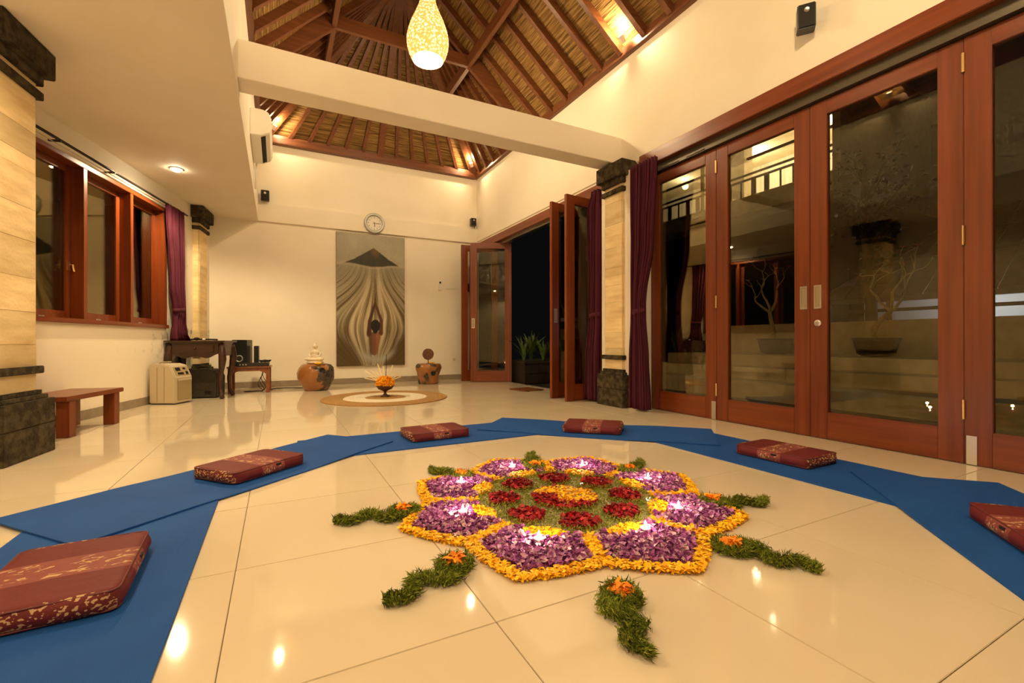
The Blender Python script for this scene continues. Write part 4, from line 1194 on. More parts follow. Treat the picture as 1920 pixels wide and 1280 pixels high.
tag(bpy.data.objects['speaker_cable'], 'thin dark cable hanging below the corner speaker', 'cable')
rm = thing('remote_control', 'white remote control in a holder on the back wall', 'remote', (2.66, 8.05, 1.74))
MB().box(-0.028, 0.028, -0.022, 0, -0.09, 0.03).build('holder', 'white_plastic', rm, bevel=0.004)
b = MB().box(-0.023, 0.023, -0.020, -0.004, -0.05, 0.075).build('body', 'white_plastic', rm, bevel=0.004)
MB().box(-0.016, 0.016, -0.0215, -0.0195, 0.030, 0.066).build('screen', 'black_plastic', b)
sw_ = thing('light_switch', 'white double light switch plate on the back wall', 'switch', (2.86, 8.05, 1.72))
for k in (0, 1):
    pl = MB().box(-0.085 + k * 0.088, -0.003 + k * 0.088, -0.009, 0, -0.042, 0.042).build('plate', 'white_plastic', sw_, bevel=0.003)
    for q in (0, 1): MB().box(-0.074 + k * 0.088 + q * 0.032, -0.046 + k * 0.088 + q * 0.032, -0.013, -0.008, -0.028, 0.028).build('rocker', 'white_plastic', pl, bevel=0.002)
cp = thing('control_panel', 'dark square control panel on the wall beside the open doors', 'control panel', (3.165, 8.05, 1.72))
MB().box(-0.08, 0.08, -0.012, 0, -0.095, 0.10).build('frame', 'white_plastic', cp, bevel=0.003)
MB().box(-0.062, 0.07, -0.018, -0.011, -0.072, 0.078).build('screen', 'black_plastic', cp, bevel=0.002)
so = thing('wall_socket', 'white power socket low on the back wall', 'socket', (2.93, 8.05, 0.37))
MB().box(-0.045, 0.045, -0.010, 0, -0.045, 0.045).build('plate', 'white_plastic', so, bevel=0.003)
MB().lathe([(0.026, 0), (0.024, 0.005), (0.020, 0.001), (0.001, 0.001)], 18).build('outlet', 'beige_plastic', so, loc=(0, -0.010, 0), rot=(PI / 2, 0, 0))

ac = thing('air_conditioner', 'white split air conditioner high on the upper wall', 'air conditioner', (XL, 6.05, 2.93))
prof = [(0, 0.0), (0.10, 0.0), (0.185, 0.045), (0.21, 0.10), (0.205, 0.20), (0.175, 0.265), (0.12, 0.285), (0, 0.285)]
MB().prism(prof, -0.45, 0.45).build('body', 'white_plastic', ac, bevel=0.006)
MB().bar((0.125, -0.40, 0.012), (0.125, 0.40, 0.012), 0.05, 0.004, up=(-0.45, 0, 0.9)).build('air_outlet', 'black_matt', ac)
MB().bar((0.165, -0.42, 0.035), (0.165, 0.42, 0.035), 0.045, 0.006, up=(-0.45, 0, 0.9)).build('louvre', 'white_plastic', ac)
MB().tube([(0.03, 0.47, 0.05), (0.03, 0.50, -0.02), (0.02, 0.52, -0.30)], 0.012, 8).build('drain_pipe', 'white_plastic', ac, smooth=True)

# ================================================================ desk with cabriole legs and the things around it
ang = math.atan2(-0.10, 0.995)
dk = thing('writing_desk', 'dark carved side desk with curved cabriole legs under the curtain', 'desk', (-0.845, 6.885, 0), math.radians(-14))
DW, DD, DH = 0.62, 0.40, 0.72
MB().box(-DW / 2 - 0.02, DW / 2 + 0.02, -DD / 2 - 0.02, DD / 2 + 0.02, DH - 0.022, DH).build('top', 'dark_wood', dk, bevel=0.006)
def apron(n=24):
    pts = [(-DW / 2 + 0.03, DH - 0.022), (-DW / 2 + 0.03, DH - 0.20)]
    for k in range(n + 1):
        x = -DW / 2 + 0.06 + (DW - 0.12) * k / n
        s = k / n
        z = DH - 0.19 + 0.025 * math.cos(2 * PI * s * 2) - 0.03 * math.exp(-((s - 0.5) / 0.14) ** 2)
        pts.append((x, z))
    pts += [(DW / 2 - 0.03, DH - 0.20), (DW / 2 - 0.03, DH - 0.022)]
    return pts
MB().prism(apron(), -DD / 2 + 0.012, -DD / 2 + 0.034).build('front_apron', 'dark_wood', dk)
MB().box(-DW / 2 + 0.012, -DW / 2 + 0.034, -DD / 2 + 0.03, DD / 2 - 0.03, DH - 0.19, DH - 0.022).build('side_apron', 'dark_wood', dk)
MB().box(DW / 2 - 0.034, DW / 2 - 0.012, -DD / 2 + 0.03, DD / 2 - 0.03, DH - 0.19, DH - 0.022).build('side_apron', 'dark_wood', dk)
MB().box(-DW / 2 + 0.03, DW / 2 - 0.03, DD / 2 - 0.03, DD / 2 - 0.012, DH - 0.17, DH - 0.022).build('back_apron', 'dark_wood', dk)
dr = MB().box(-0.20, 0.20, -DD / 2 - 0.002, -DD / 2 + 0.014, DH - 0.145, DH - 0.045).build('drawer', 'dark_wood', dk, bevel=0.004)
MB().sphere((0, -DD / 2 - 0.014, DH - 0.095), 0.014, 12, 8).build('knob', 'dark_wood', dr, smooth=True)
for sx in (-1, 1):
    for sy in (-1, 1):
        pts, rad = [], []
        for k in range(15):
            s = k / 14; z = (DH - 0.05) * (1 - s) + 0.01
            out = float(np.interp(s, [0, .12, .28, .45, .65, .85, .95, 1], [0, .016, .026, .006, -.026, -.022, .002, .02]))
            rad.append(float(np.interp(s, [0, .1, .28, .5, .85, .93, 1], [.034, .038, .044, .030, .018, .025, .028])))
            pts.append((sx * (DW / 2 - 0.035 + out * 0.75), sy * (DD / 2 - 0.035 + out * 0.75), z))
        MB().tube(pts, rad, 12).build('leg', 'dark_wood', dk, smooth=True)
st = thing('storage_case', 'dark upright storage case standing under the desk', 'case', (-0.84, 6.93, 0), math.radians(-14))
M['case_cloth'] = mat('dark_case_cloth', (0.035, 0.026, 0.014), 0.7, col2=(0.022, 0.016, 0.009), nscale=8)
MB().prism([(-0.22, 0.004), (0.20, 0.004), (0.205, 0.26), (0.175, 0.335), (0.11, 0.36), (-0.22, 0.36)], -0.12, 0.14).build('shell', 'case_cloth', st, bevel=0.012)
for x in (-0.14, 0.10): MB().box(x - 0.035, x + 0.035, -0.124, -0.119, 0.05, 0.09).build('latch', 'black_plastic', st)
MB().tube([(-0.06, 0.01, 0.358), (-0.05, 0.01, 0.385), (0.05, 0.01, 0.385), (0.06, 0.01, 0.358)], 0.008, 8).build('handle', 'black_plastic', st)
mk = thing('microphone_headset', 'small black headset lying on the desk below the curtain', 'headset', (-0.84, 6.90, 0.722), 0.0)
MB().tube([(-0.13, 0, 0.012), (-0.05, 0.02, 0.014), (0.05, 0.02, 0.014), (0.16, -0.01, 0.010)], 0.010, 8).build('band', 'black_matt', mk, smooth=True)
MB().sphere((-0.06, -0.02, 0.02), (0.035, 0.022, 0.02), 12, 8).build('ear_pad', 'black_matt', mk, smooth=True)
MB().tube([(0.0, -0.02, 0.012), (0.03, -0.02, 0.012)], 0.012, 8).build('plug', 'white_plastic', mk, smooth=True)

# low table with subwoofer and player
tb = thing('low_table', 'small low wooden table carrying the black subwoofer', 'table', (-0.34, 7.36, 0), math.radians(-3))
TW, TD, THH = 0.50, 0.34, 0.365
MB().box(-TW / 2 - 0.012, TW / 2 + 0.012, -TD / 2 - 0.012, TD / 2 + 0.012, THH - 0.022, THH).build('top', 'bench_wood', tb, bevel=0.004)
for sx in (-1, 1):
    for sy in (-1, 1): MB().box(sx * (TW / 2 - 0.022) - 0.022, sx * (TW / 2 - 0.022) + 0.022, sy * (TD / 2 - 0.022) - 0.022, sy * (TD / 2 - 0.022) + 0.022, 0, THH - 0.022).build('leg', 'bench_wood', tb, bevel=0.003)
def arch(): 
    p = [(-TW / 2 + 0.04, THH - 0.022), (-TW / 2 + 0.04, THH - 0.11)]
    for k in range(13): 
        s = k / 12; p.append((-TW / 2 + 0.055 + (TW - 0.11) * s, THH - 0.095 + 0.03 * min(1, math.sin(PI * s) * 2.2)))
    return p + [(TW / 2 - 0.04, THH - 0.11), (TW / 2 - 0.04, THH - 0.022)]
MB().prism(arch(), -TD / 2 + 0.006, -TD / 2 + 0.024).build('apron', 'bench_wood', tb)
MB().prism(arch(), TD / 2 - 0.024, TD / 2 - 0.006).build('apron', 'bench_wood', tb)
sb = thing('subwoofer', 'tall glossy black subwoofer with a round port on the low table', 'subwoofer', (-0.44, 7.43, THH + 0.001), math.radians(-16))
MB().box(-0.095, 0.095, -0.11, 0.11, 0, 0.365).build('cabinet', 'black_plastic', sb, bevel=0.006)
MB().lathe([(0.048, 0), (0.046, 0.008), (0.036, 0.004), (0.034, -0.002)], 24).build('port_ring', 'silver', sb, smooth=True, loc=(0, -0.111, 0.105), rot=(PI / 2, 0, 0))
MB().lathe([(0.035, 0), (0.001, 0.001)], 20).build('port', 'black_matt', sb, loc=(0, -0.1115, 0.105), rot=(PI / 2, 0, 0))
sp2 = thing('satellite_speaker', 'slim black satellite speaker leaning behind the subwoofer', 'speaker', (-0.265, 7.47, THH + 0.001), math.radians(-10))
MB().box(-0.03, 0.03, -0.035, 0.035, 0.0, 0.28).build('cabinet', 'black_plastic', sp2, bevel=0.006)
MB().box(-0.022, 0.022, -0.039, -0.034, 0.02, 0.26).build('grille', 'black_matt', sp2)
pl = thing('media_player', 'flat black media player in front of the subwoofer', 'media player', (-0.30, 7.265, THH + 0.001), math.radians(-3))
MB().box(-0.20, 0.20, -0.065, 0.04, 0, 0.048).build('case', 'black_plastic', pl, bevel=0.004)
for k in range(3): MB().lathe([(0.009, 0), (0.008, 0.006), (0.001, 0.006)], 12).build('knob', 'metal', pl, loc=(-0.15 + k * 0.035, -0.066, 0.024), rot=(PI / 2, 0, 0))
cb = thing('cable_coil', 'tangle of thin black cables hanging on the player', 'cables', (-0.155, 7.275, THH + 0.05))
cu = MB()
for k in range(4):
    cu.tube([(0.055 * math.cos(a) * (1 + 0.12 * k), 0.035 * math.sin(a + k), 0.008 + 0.007 * k + 0.006 * math.sin(3 * a)) for a in [2 * PI * i / 22 for i in range(23)]], 0.004, 6, cap=False)
cu.build('coil', 'black_matt', cb, smooth=True)
fc = thing('floor_cables', 'loose black cables on the floor beneath the low table', 'cables', (-0.34, 7.36, 0))
for k in range(4):
    rq = random.Random(k)
    pts = [(0.12 + 0.04 * k * 0.5 + 0.03 * math.sin(i * 0.9 + k), 0.05 + 0.03 * math.cos(i * 0.8 + k * 2), 0.33 * (1 - i / 9.0) ** 1.4 + 0.006) for i in range(10)]
    pts += [(0.10 - 0.03 * i + 0.02 * math.sin(i + k), 0.06 + 0.03 * math.sin(i * 1.3 + k), 0.006) for i in range(1, 7)]
    MB().tube(pts, 0.004, 6).build('cable', 'black_matt', fc, smooth=True)
wc = MB().tube([(-0.10, 7.55, 0.006), (0.0, 7.72, 0.006), (0.12, 7.70, 0.007), (0.26, 7.62, 0.006), (0.34, 7.60, 0.006)], 0.006, 6).build('power_cord', 'black_matt', smooth=True)
tag(wc, 'thin cord along the skirting from the low table to the stool', 'cord')

# dehumidifier
dh = thing('dehumidifier', 'beige dehumidifier with sloping control panel by the window wall', 'dehumidifier', (-1.095, 6.45, 0), math.radians(-27))
prof = [(-0.14, 0.012), (0.155, 0.012), (0.155, 0.30), (0.095, 0.435), (0.02, 0.455), (-0.14, 0.455)]
MB().prism(prof, -0.135, 0.135).build('body', 'beige_plastic', dh, bevel=0.010)
MB().box(-0.12, 0.13, -0.12, 0.12, 0, 0.012).build('base', 'black_matt', dh)
for x in (-0.05, 0.03): MB().box(x - 0.003, x + 0.003, -0.137, -0.133, 0.03, 0.42).build('side_groove', 'tan_plastic', dh)
MB().box(0.154, 0.161, -0.105, 0.115, 0.04, 0.285).build('tank_front', 'tan_plastic', dh, bevel=0.004)
MB().box(0.160, 0.166, -0.105, 0.115, 0.262, 0.285).build('tank_grip', 'beige_plastic', dh, bevel=0.002)
nrm = Vector((0.135, 0, 0.06)).normalized(); tdir = Vector((-0.06, 0, 0.135)).normalized()
bp0 = Vector((0.125, 0, 0.3675))
pn = MB().bar(bp0 - tdir * 0.055 + nrm * 0.001, bp0 + tdir * 0.055 + nrm * 0.001, 0.22, 0.005, up=nrm).build('control_panel', 'tan_plastic', dh)
for (a, yy, wd, ht) in ((0.025, -0.05, 0.07, 0.04), (-0.028, -0.03, 0.09, 0.025), (0.03, 0.05, 0.04, 0.02), (-0.025, 0.07, 0.035, 0.035)):
    cen = bp0 + tdir * a + nrm * 0.005 + Vector((0, yy, 0))
    MB().bar(cen - tdir * ht / 2, cen + tdir * ht / 2, wd, 0.004, up=nrm).build('button', 'black_plastic', pn)
MB().tube([(-0.06, -0.08, 0.455), (-0.06, -0.08, 0.472), (-0.06, 0.09, 0.472), (-0.06, 0.09, 0.455)], 0.008, 8).build('handle', 'tan_plastic', dh, smooth=True)

# bench by the window wall
bn = thing('wooden_bench', 'low red wood bench between the large column and dehumidifier', 'bench', (-1.465, 4.80, 0), math.atan2(0.70, 0.15))
BL, BD, BH = 0.74, 0.38, 0.305
MB().box(-BL / 2, BL / 2, -BD / 2, BD / 2, BH - 0.036, BH).build('top', 'wood_x', bn, bevel=0.004)
for sx in (-1, 1):
    for sy in (-1, 1): MB().box(sx * (BL / 2 - 0.085) - 0.04, sx * (BL / 2 - 0.085) + 0.04, sy * (BD / 2 - 0.05) - 0.04, sy * (BD / 2 - 0.05) + 0.04, 0, BH - 0.036).build('leg', 'wood_z', bn, bevel=0.003)

# slatted doormat
dm = thing('wooden_doormat', 'small slatted wooden doormat at the open garden doorway', 'doormat', (3.20, 5.75, 0), math.radians(8))
for k in range(6): MB().box(-0.17, 0.17, -0.19 + k * 0.066, -0.19 + k * 0.066 + 0.05, 0.004, 0.018).build('slat', 'bench_wood', dm, bevel=0.002)
for x in (-0.12, 0.10): MB().box(x, x + 0.03, -0.19, 0.19, 0, 0.006).build('runner', 'black_matt', dm)

# ================================================================ lamps
def woven_mat():
    m, nt, N, L, B = new_mat('woven_lit_shade')
    tc = N.new('ShaderNodeTexCoord'); sx = N.new('ShaderNodeSeparateXYZ'); L.new(tc.outputs['Object'], sx.inputs[0])
    vo = N.new('ShaderNodeTexVoronoi'); vo.inputs['Scale'].default_value = 42
    L.new(tc.outputs['Object'], vo.inputs['Vector'])
    rp = N.new('ShaderNodeValToRGB'); e = rp.color_ramp.elements
    e[0].position = 0.20; e[0].color = (1.0, 0.84, 0.48, 1); e[1].position = 0.55; e[1].color = (0.62, 0.28, 0.05, 1)
    L.new(vo.outputs['Distance'], rp.inputs['Fac'])
    L.new(rp.outputs[0], B.inputs['Emission Color']); B.inputs['Emission Strength'].default_value = 1.35
    B.inputs['Base Color'].default_value = (0.6, 0.42, 0.2, 1); B.inputs['Roughness'].default_value = 0.8
    bp = N.new('ShaderNodeBump'); bp.inputs['Strength'].default_value = 0.5; L.new(vo.outputs['Distance'], bp.inputs['Height']); L.new(bp.outputs[0], B.inputs['Normal'])
    return m
M['woven'] = woven_mat()
pd = thing('pendant_lamp', 'glowing teardrop woven pendant lamp hanging from the roof', 'lamp', (1.56, 5.145, 3.975))
pd.scale = (1.2, 1.2, 1.2)
prof = [(0.145, 0.0), (0.172, 0.05), (0.195, 0.13), (0.198, 0.20), (0.185, 0.27), (0.155, 0.36), (0.115, 0.45), (0.082, 0.53), (0.062, 0.62), (0.050, 0.70), (0.045, 0.76)]
sh_ = MB()
sh_.lathe(prof, 40); sh_.f = [f for f in sh_.f if len(f) == 4]
# woven hoops standing proud of the shade
hp = MB()
for i in range(26):
    z = 0.76 * i / 25; r = np.interp(z, [p[1] for p in prof], [p[0] for p in prof])
    hp.tube([(r * math.cos(2 * PI * k / 36), r * math.sin(2 * PI * k / 36), z) for k in range(37)], 0.0045, 6, cap=False)
shade = sh_.build('shade', 'woven', pd, smooth=True)
hp.build('woven_hoops', 'woven', shade, smooth=True)
MB().lathe([(0.140, 0.012), (0.001, 0.010)], 32).build('bulb_glow', 'lampglow', pd)
MB().tube([(0, 0, 0.75), (0, 0, (5.80 - 3.975) / 1.2)], 0.006, 8).build('cord', 'black_matt', pd)
point_light('pendant_light', (0, 0, -0.06), P_PEND, 0.11, WARM, pd)
pd_fill = copy_tree(pd); pd_fill.location = (1.56, 0.7, 3.62)  # added lamp out of view, fills the near face of the beam
pd_fill['label'] = 'unseen woven pendant lamp added above the viewer for fill light'

def downlight(label, x, y, k=1.0):
    t = thing('ceiling_downlight', label, 'downlight', (x, y, ZC - 0.004), 0, 'recessed downlights of the low ceiling')
    MB().lathe([(0.062, 0.0), (0.062, -0.006), (0.050, -0.008), (0.048, 0.0)], 28).build('trim_ring', 'white_plastic', t, smooth=True)
    MB().lathe([(0.048, -0.003), (0.044, -0.016), (0.030, -0.026), (0.001, -0.031)], 24).build('lens', 'downlens', t, smooth=True)
    spot_light('downlight_lamp', (0, 0, -0.06), P_DOWN * k, (0, 0, -1), math.radians(158), 0.40, 0.045, WARM, t)
downlight('lit round downlight in the low ceiling near the windows', -0.964, 6.0)
downlight('unseen round downlight added in the low ceiling above the gold cushion', -0.964, 2.6, 0.62)  # added lamp outside the frame, extra light on the near floor
downlight('unseen round downlight added in the low ceiling behind the viewer', -0.964, -0.4, 0.7)  # added lamp behind the camera, fill for the near room

def uplight(label, x, y, z, aim):
    t = thing('roof_uplight', label, 'uplight', (x, y, z), 0, 'uplights tucked behind the roof timbers')
    a = Vector(aim).normalized()
    MB().tube([(0, 0, 0), a * 0.07], [0.028, 0.034], 16).build('housing', 'white_plastic', t, smooth=False)
    MB().tube([a * 0.066, a * 0.074], 0.030, 16).build('lens', 'uplens', t)
    point_light('uplight_lamp', a * 0.15, P_UP, 0.03, WARM, t)
uplight('glaring uplight in the roof corner above the doorway', 3.20, 7.80, 3.93, (-0.5, -0.5, 0.9))
uplight('glaring uplight in the roof corner behind the air conditioner', -0.06, 7.80, 3.93, (0.5, -0.5, 0.9))
uplight('glaring uplight between rafters high above the closed doors', 3.27, 3.74, 3.87, (-0.6, 0, 0.9))
uplight('unseen uplight added between rafters on the upper wall side', -0.13, 3.0, 3.87, (0.6, 0, 0.9))  # added outside the frame to light the reed on this side
uplight('unseen uplight added between rafters behind the viewer', 3.27, 0.2, 3.87, (-0.6, 0, 0.9))  # invented fixture out of view, lights the roof over the camera

# ================================================================ outside, seen through the doors
struct(MB().box(3.62, 16, -6, 12, -0.30, -0.04).build('ground_terrace', 'terrace'), 'dark stone terrace outside the doors')
# steps up to the raised garden
for k, (x, z) in enumerate(((5.35, 0.18), (5.75, 0.34), (6.15, 0.50))):
    struct(MB().box(x, 8.2, -3.0, 5.9, -0.04 if k == 0 else (0.18, 0.34)[k - 1], z).build('trim_%d' % (8 + k), 'cream_render', bevel=0.006),
           ('lowest', 'middle', 'top')[k] + ' pale step of the terrace outside the closed doors')
struct(MB().box(7.3, 7.45, -3.0, 5.9, 0.50, 0.98).build('wall_garden', 'cream_render'), 'low cream garden wall beyond the steps')
# planter beside the open doorway, faced with slate
plt = thing('stone_planter', 'dark slate faced planter outside the open doorway', 'planter', (4.95, 7.05, -0.04))
MB().box(-1.2, 2.2, -0.23, 0.55, 0, 0.36).build('core', 'dark_stone', plt)
rq = random.Random(2)
for j in range(2):
    x = -1.2
    while x < 2.15:
        wd = min(rq.uniform(0.22, 0.38), 2.2 - x)
        MB().box(x + 0.003, x + wd - 0.003, -0.25 - rq.uniform(0, 0.012), -0.22, 0.02 + j * 0.17, 0.185 + j * 0.17).build('slate_tile', 'dark_stone', plt, bevel=0.004)
        x += wd
MB().box(-1.22, 2.22, -0.275, 0.57, 0.36, 0.40).build('coping', 'dark_stone', plt, bevel=0.006)
MB().box(-1.15, 2.15, -0.20, 0.50, 0.395, 0.41).build('soil', 'soil', plt)
def blade_plant(label, loc, n, h, seed, mt='leaf', name='leafy_plant', cat='plant', group=None):
    t = thing(name, label, cat, loc, 0, group)
    rq = random.Random(seed)
    for k in range(n):
        a = rq.uniform(0, 2 * PI); ln = h * rq.uniform(0.6, 1.1); lean = rq.uniform(0.15, 0.75); w_ = 0.022 * rq.uniform(0.7, 1.4) * (h / 0.4)
        vs = []; nseg = 6
        d = Vector((math.cos(a), math.sin(a), 0)); sd = Vector((-d.y, d.x, 0))
        for i in range(nseg + 1):
            s = i / nseg
            p = d * (ln * lean * s * s + 0.02) + Vector((0, 0, ln * (s - 0.28 * lean * s * s)))
            ww = w_ * math.sin(PI * min(0.98, 0.12 + 0.88 * s)) + 0.001
            vs += [p - sd * ww, p + sd * ww + Vector((0, 0, 0.003))]
        fs = [(2 * i, 2 * i + 1, 2 * i + 3, 2 * i + 2) for i in range(nseg)]
        MB().add(vs, fs).build('leaf', mt, t, smooth=True)
    return t
for k, x in enumerate((3.84, 4.02, 4.20, 4.42, 4.75, 5.2)):
    blade_plant(['low tufted plant closest to the door leaf in the slate planter', 'second green plant in the slate planter', 'tall green plant mid planter seen in the open doorway',
                 'green plant in the planter seen past the door edge', 'green plant in the planter seen through the door glass', 'green plant in the planter near the tied curtain'][k],
                (x, 6.98 + 0.08 * math.sin(k * 2), 0.37), 22, 0.44 + 0.07 * math.sin(k * 1.7), 40 + k, group='plants in the slate planter')
# frangipani style bonsai in pots on the raised garden
def bonsai(label, loc, seed, sgn, h=1.0):
    t = thing('bonsai_tree', label, 'tree', loc, 0)
    MB().lathe([(0.15, 0), (0.20, 0.03), (0.24, 0.20), (0.26, 0.24), (0.23, 0.24), (0.21, 0.20), (0.001, 0.19)], 24).build('pot', 'dark_stone', t, smooth=True)
    rq = random.Random(seed)
    tr = MB(); tips = []
    def grow(p, d, ln, r, depth):
        pts, rad = [p], [r]
        q = p.copy(); dd = d.copy(); n = 6
        for i in range(n):
            dd = (dd + Vector((rq.uniform(-.35, .35), rq.uniform(-.35, .35), rq.uniform(-.2, .32)))).normalized()
            q = q + dd * ln / n; pts.append(q.copy()); rad.append(r * (1 - 0.45 * (i + 1) / n))
        tr.tube(pts, rad, 7)
        if depth == 0: tips.append((q, dd)); return
        for k in range(2 if depth < 3 else 3):
            a = Vector((rq.uniform(-0.5, 0.5), rq.uniform(-1, 1), rq.uniform(-0.1, 0.7))).normalized()
            grow(q, (dd * 0.55 + a).normalized(), ln * rq.uniform(0.62, 0.85), rad[-1] * 0.85, depth - 1)
    grow(Vector((0, 0, 0.19)), Vector((0, sgn * 0.45, 1)).normalized(), 0.36 * h, 0.045, 3)
    tr.build('trunk', 'bark', t, smooth=True)
    for k, (q, dd) in enumerate(tips):
        if k % 2 == 0:
            lf = MB()
            for j in range(4):
                a = rq.uniform(0, 2 * PI); v = Vector((math.cos(a) * 0.05, math.sin(a) * 0.05, 0.03)); s_ = Vector((-v.y, v.x, 0)) * 0.35
                lf.add([q, q + v * 0.5 + s_, q + v * 1.3, q + v * 0.5 - s_], [(0, 1, 2, 3)])
            lf.build('leaf_cluster', 'leaf', t)
        if k % 3 == 0:
            fl_ = MB()
            for j in range(5):
                a = 2 * PI * j / 5; v = Vector((math.cos(a), math.sin(a), 0.5)) * 0.022; s_ = Vector((-v.y, v.x, 0)) * 0.5
                fl_.add([q, q + v + s_, q + v * 1.8, q + v - s_], [(0, 1, 2, 3)])
            fl_.build('blossom', 'pink_flower', t)
    return t
bonsai('gnarled bonsai tree with pink blossoms seen through the second door', (6.95, 4.45, 0.50), 4, 1, 1.35)
bonsai('bare gnarled bonsai tree seen through the door with the round lock', (6.85, 3.05, 0.50), 9, 1, 1.3)
blade_plant('leafy potted plant low behind the glass next to the curtain', (6.2, 5.75, 0.50), 18, 0.45, 77, name='potted_plant')

# lit upper building across the garden
bd = thing('balcony_building', 'upper floor with lit balcony and railing across the garden', 'building', (11.0, 5.1, 0))
Z0, YE, HC = 4.10, 9.0, 2.15
MB().box(-1.2, 4.0, 0, YE, Z0 - 0.40, Z0).build('balcony_slab', 'cream_render', bd)
MB().box(-1.2, 4.0, 0, YE, Z0 + HC, Z0 + HC + 0.3).build('upper_slab', 'cream_render', bd)
M['lit_room'] = mat('lit_curtain_wall', (0.8, 0.74, 0.60), 0.8, col2=(0.62, 0.55, 0.40), scale=(1, 14, 0.2), nscale=1)
MB().box(2.6, 2.75, 0, YE, Z0, Z0 + HC).build('room_wall', 'lit_room', bd)
MB().box(-1.2, 2.6, -0.15, 0, Z0, Z0 + HC).build('end_wall', 'cream_render', bd)
for y in (0.2, 1.7, 4.6, 6.6, 8.6):
    MB().box(0.55, 0.63, y - 0.04, y + 0.04, Z0, Z0 + HC).build('window_post', 'black_matt', bd)
for z in (1.62, 1.95): MB().box(0.55, 0.63, 0, YE, Z0 + z, Z0 + z + 0.05).build('transom', 'black_matt', bd)
MB().box(0.45, 0.80, 3.1, 3.9, Z0, Z0 + HC).build('pier', 'cream_render', bd)
for z in (0.52, 0.40): MB().box(-1.12, -1.07, 0, YE, Z0 + z, Z0 + z + 0.04).build('hand_rail', 'black_matt', bd)
for k in range(28):
    y = 0.15 + k * 0.32
    hw = 0.055 if k % 3 else 0.015
    MB().box(-1.11, -1.08, y - hw, y + hw, Z0, Z0 + 0.42).build('baluster', 'black_matt', bd)
MB().box(2.3, 2.6, 5.0, 5.8, Z0 + 1.3, Z0 + 1.6).build('air_unit', 'white_plastic', bd, bevel=0.02)
for y in (1.2, 3.4, 6.0):
    MB().lathe([(0.10, 0), (0.09, -0.03), (0.001, -0.03)], 18).build('lamp_disc', 'lampglow', bd, loc=(1.4, y, Z0 + HC))
    point_light('balcony_lamp', (1.4, y, Z0 + HC - 0.25), 48, 0.1, (1.0, 0.88, 0.66), bd)
    MB().lathe([(0.06, 0), (0.05, -0.03), (0.001, -0.03)], 18).build('lamp_disc', 'lampglow', bd, loc=(-0.3, y + 0.6, Z0 + HC))
    point_light('eave_lamp', (-0.3, y + 0.6, Z0 + HC - 0.2), 10, 0.06, (1.0, 0.86, 0.64), bd)
MB().box(-0.6, 4.0, 0, YE, -0.04, Z0 - 0.40).build('lower_wall', 'dark_stone', bd)
# pavilion with a clay tile roof and a lit pale room behind the garden wall
pv = thing('garden_pavilion', 'garden pavilion with brown clay tile roof beyond the garden wall', 'pavilion', (8.6, 2.6, 0))
slp = MB()
RT = []
for i in range(7):
    for j in range(20):
        x0 = -0.15 + i * 0.27; z0 = 1.40 + i * 0.21
        y0 = -3.2 + j * 0.26
        if y0 < -3.2 + 0.0 * i or y0 > 1.95 - 0.22 * i: continue
        key = MB().bar((0, 0, 0), (0.30, 0, 0.235), 0.25, 0.018, up=(-0.62, 0, 0.78)) if not RT else None
        if key: RT.append(key.mesh('roof_tile'))
        obj('roof_tile', RT[0], 'roof_tile', pv, (x0, y0, z0 + 0.012 * (i % 2)))
MB().bar((-0.15, 2.05, 1.37), (1.75, 0.55, 2.87), 0.12, 0.10).build('hip_ridge', 'roof_tile', pv)
MB().box(-0.2, -0.1, -3.3, 2.0, 1.31, 1.39).build('eave_board', 'dark_wood', pv)
M['pale_room'] = mat('pale_lit_room', (0.72, 0.74, 0.78), 0.7)
MB().box(1.3, 1.4, -3.3, 2.0, 0, 1.9).build('room_wall', 'pale_room', pv)
for y in (-3.2, -2.1, -1.0, 0.2, 1.0, 1.9): MB().box(-0.12, -0.04, y - 0.04, y + 0.04, 0, 1.36).build('post', 'dark_wood', pv)
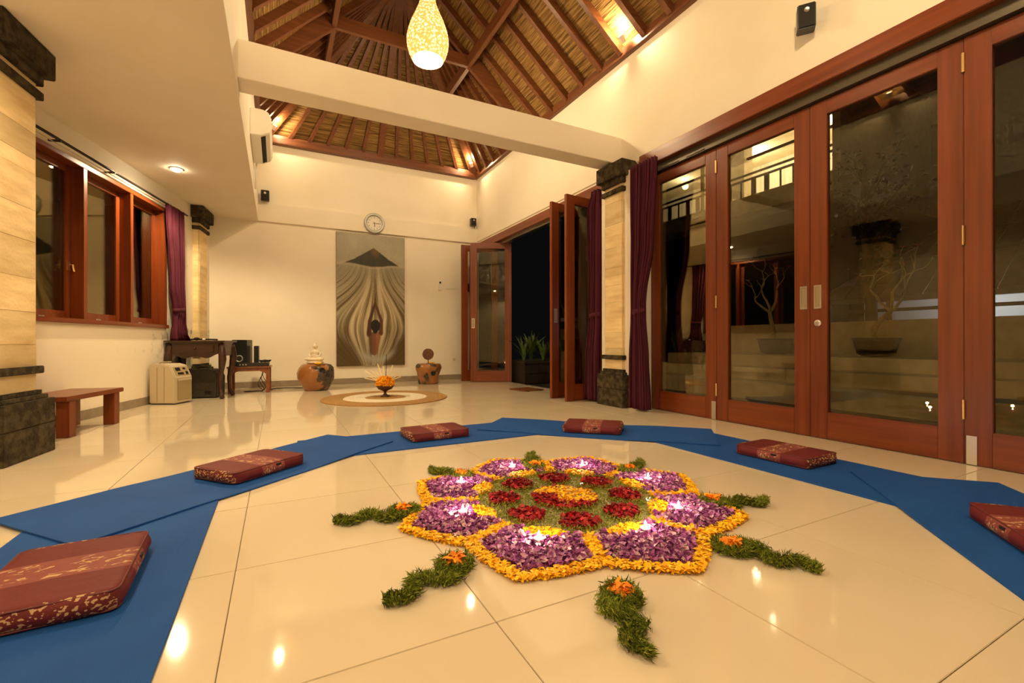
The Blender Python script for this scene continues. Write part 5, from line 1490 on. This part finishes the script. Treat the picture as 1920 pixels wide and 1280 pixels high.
for z in (0.92, 1.16): MB().box(-0.11, -0.05, -3.3, 2.0, z, z + 0.05).build('rail', 'dark_wood', pv)
for y in (-2.6, -1.4, 0.6): MB().box(1.26, 1.3, y - 0.25, y + 0.25, 0.3, 1.25).build('shutter', 'dark_stone', pv)
point_light('pavilion_lamp', (0.6, 0.2, 1.30), 14, 0.06, (0.85, 0.90, 1.0), pv)
# tree crown in front of the balcony
def leafy_tree(label, loc, h, seed, cr, nleaf=520):
    t = thing('garden_tree', label, 'tree', loc)
    rq = random.Random(seed)
    tr = MB(); tr.tube([(0, 0, 0), (0.05, 0.03, h * 0.4), (0.0, 0.1, h * 0.8), (0.02, 0.1, h)], [0.09, 0.075, 0.05, 0.02], 9)
    lf = MB()
    for k in range(16):
        a = rq.uniform(0, 2 * PI); z = rq.uniform(h * 0.55, h * 1.0)
        e = Vector((math.cos(a) * cr * rq.uniform(.5, 1), math.sin(a) * cr * rq.uniform(.5, 1), z + rq.uniform(0, 0.5)))
        s0 = Vector((0, 0.05, z - 0.3)); tr.tube([s0, (s0 + e) / 2 + Vector((0, 0, 0.08)), e], [0.025, 0.018, 0.006], 6)
        for j in range(nleaf // 16):
            c = s0.lerp(e, rq.uniform(0.35, 1.05)) + Vector((rq.gauss(0, .13), rq.gauss(0, .13), rq.gauss(0, .13)))
            d = Vector((rq.gauss(0, 1), rq.gauss(0, 1), rq.gauss(0, .5))).normalized() * rq.uniform(0.06, 0.12); s_ = d.cross(Vector((rq.gauss(0, 1), rq.gauss(0, 1), rq.gauss(0, 1)))).normalized() * 0.028
            lf.add([c, c + d * .5 + s_, c + d, c + d * .5 - s_], [(0, 1, 2, 3)])
    tr.build('trunk', 'dark_bark', t, smooth=True)
    tag(lf.build('foliage', 'leaf_dark', t), None, kind='stuff')
    return t
leafy_tree('dark leafy tree in front of the lit balcony beyond the glass', (7.85, 3.55, -0.04), 3.4, 3, 0.62)
leafy_tree('slender dark tree at the far end of the terrace', (9.2, 10.2, 0), 3.0, 6, 1.0, 380)
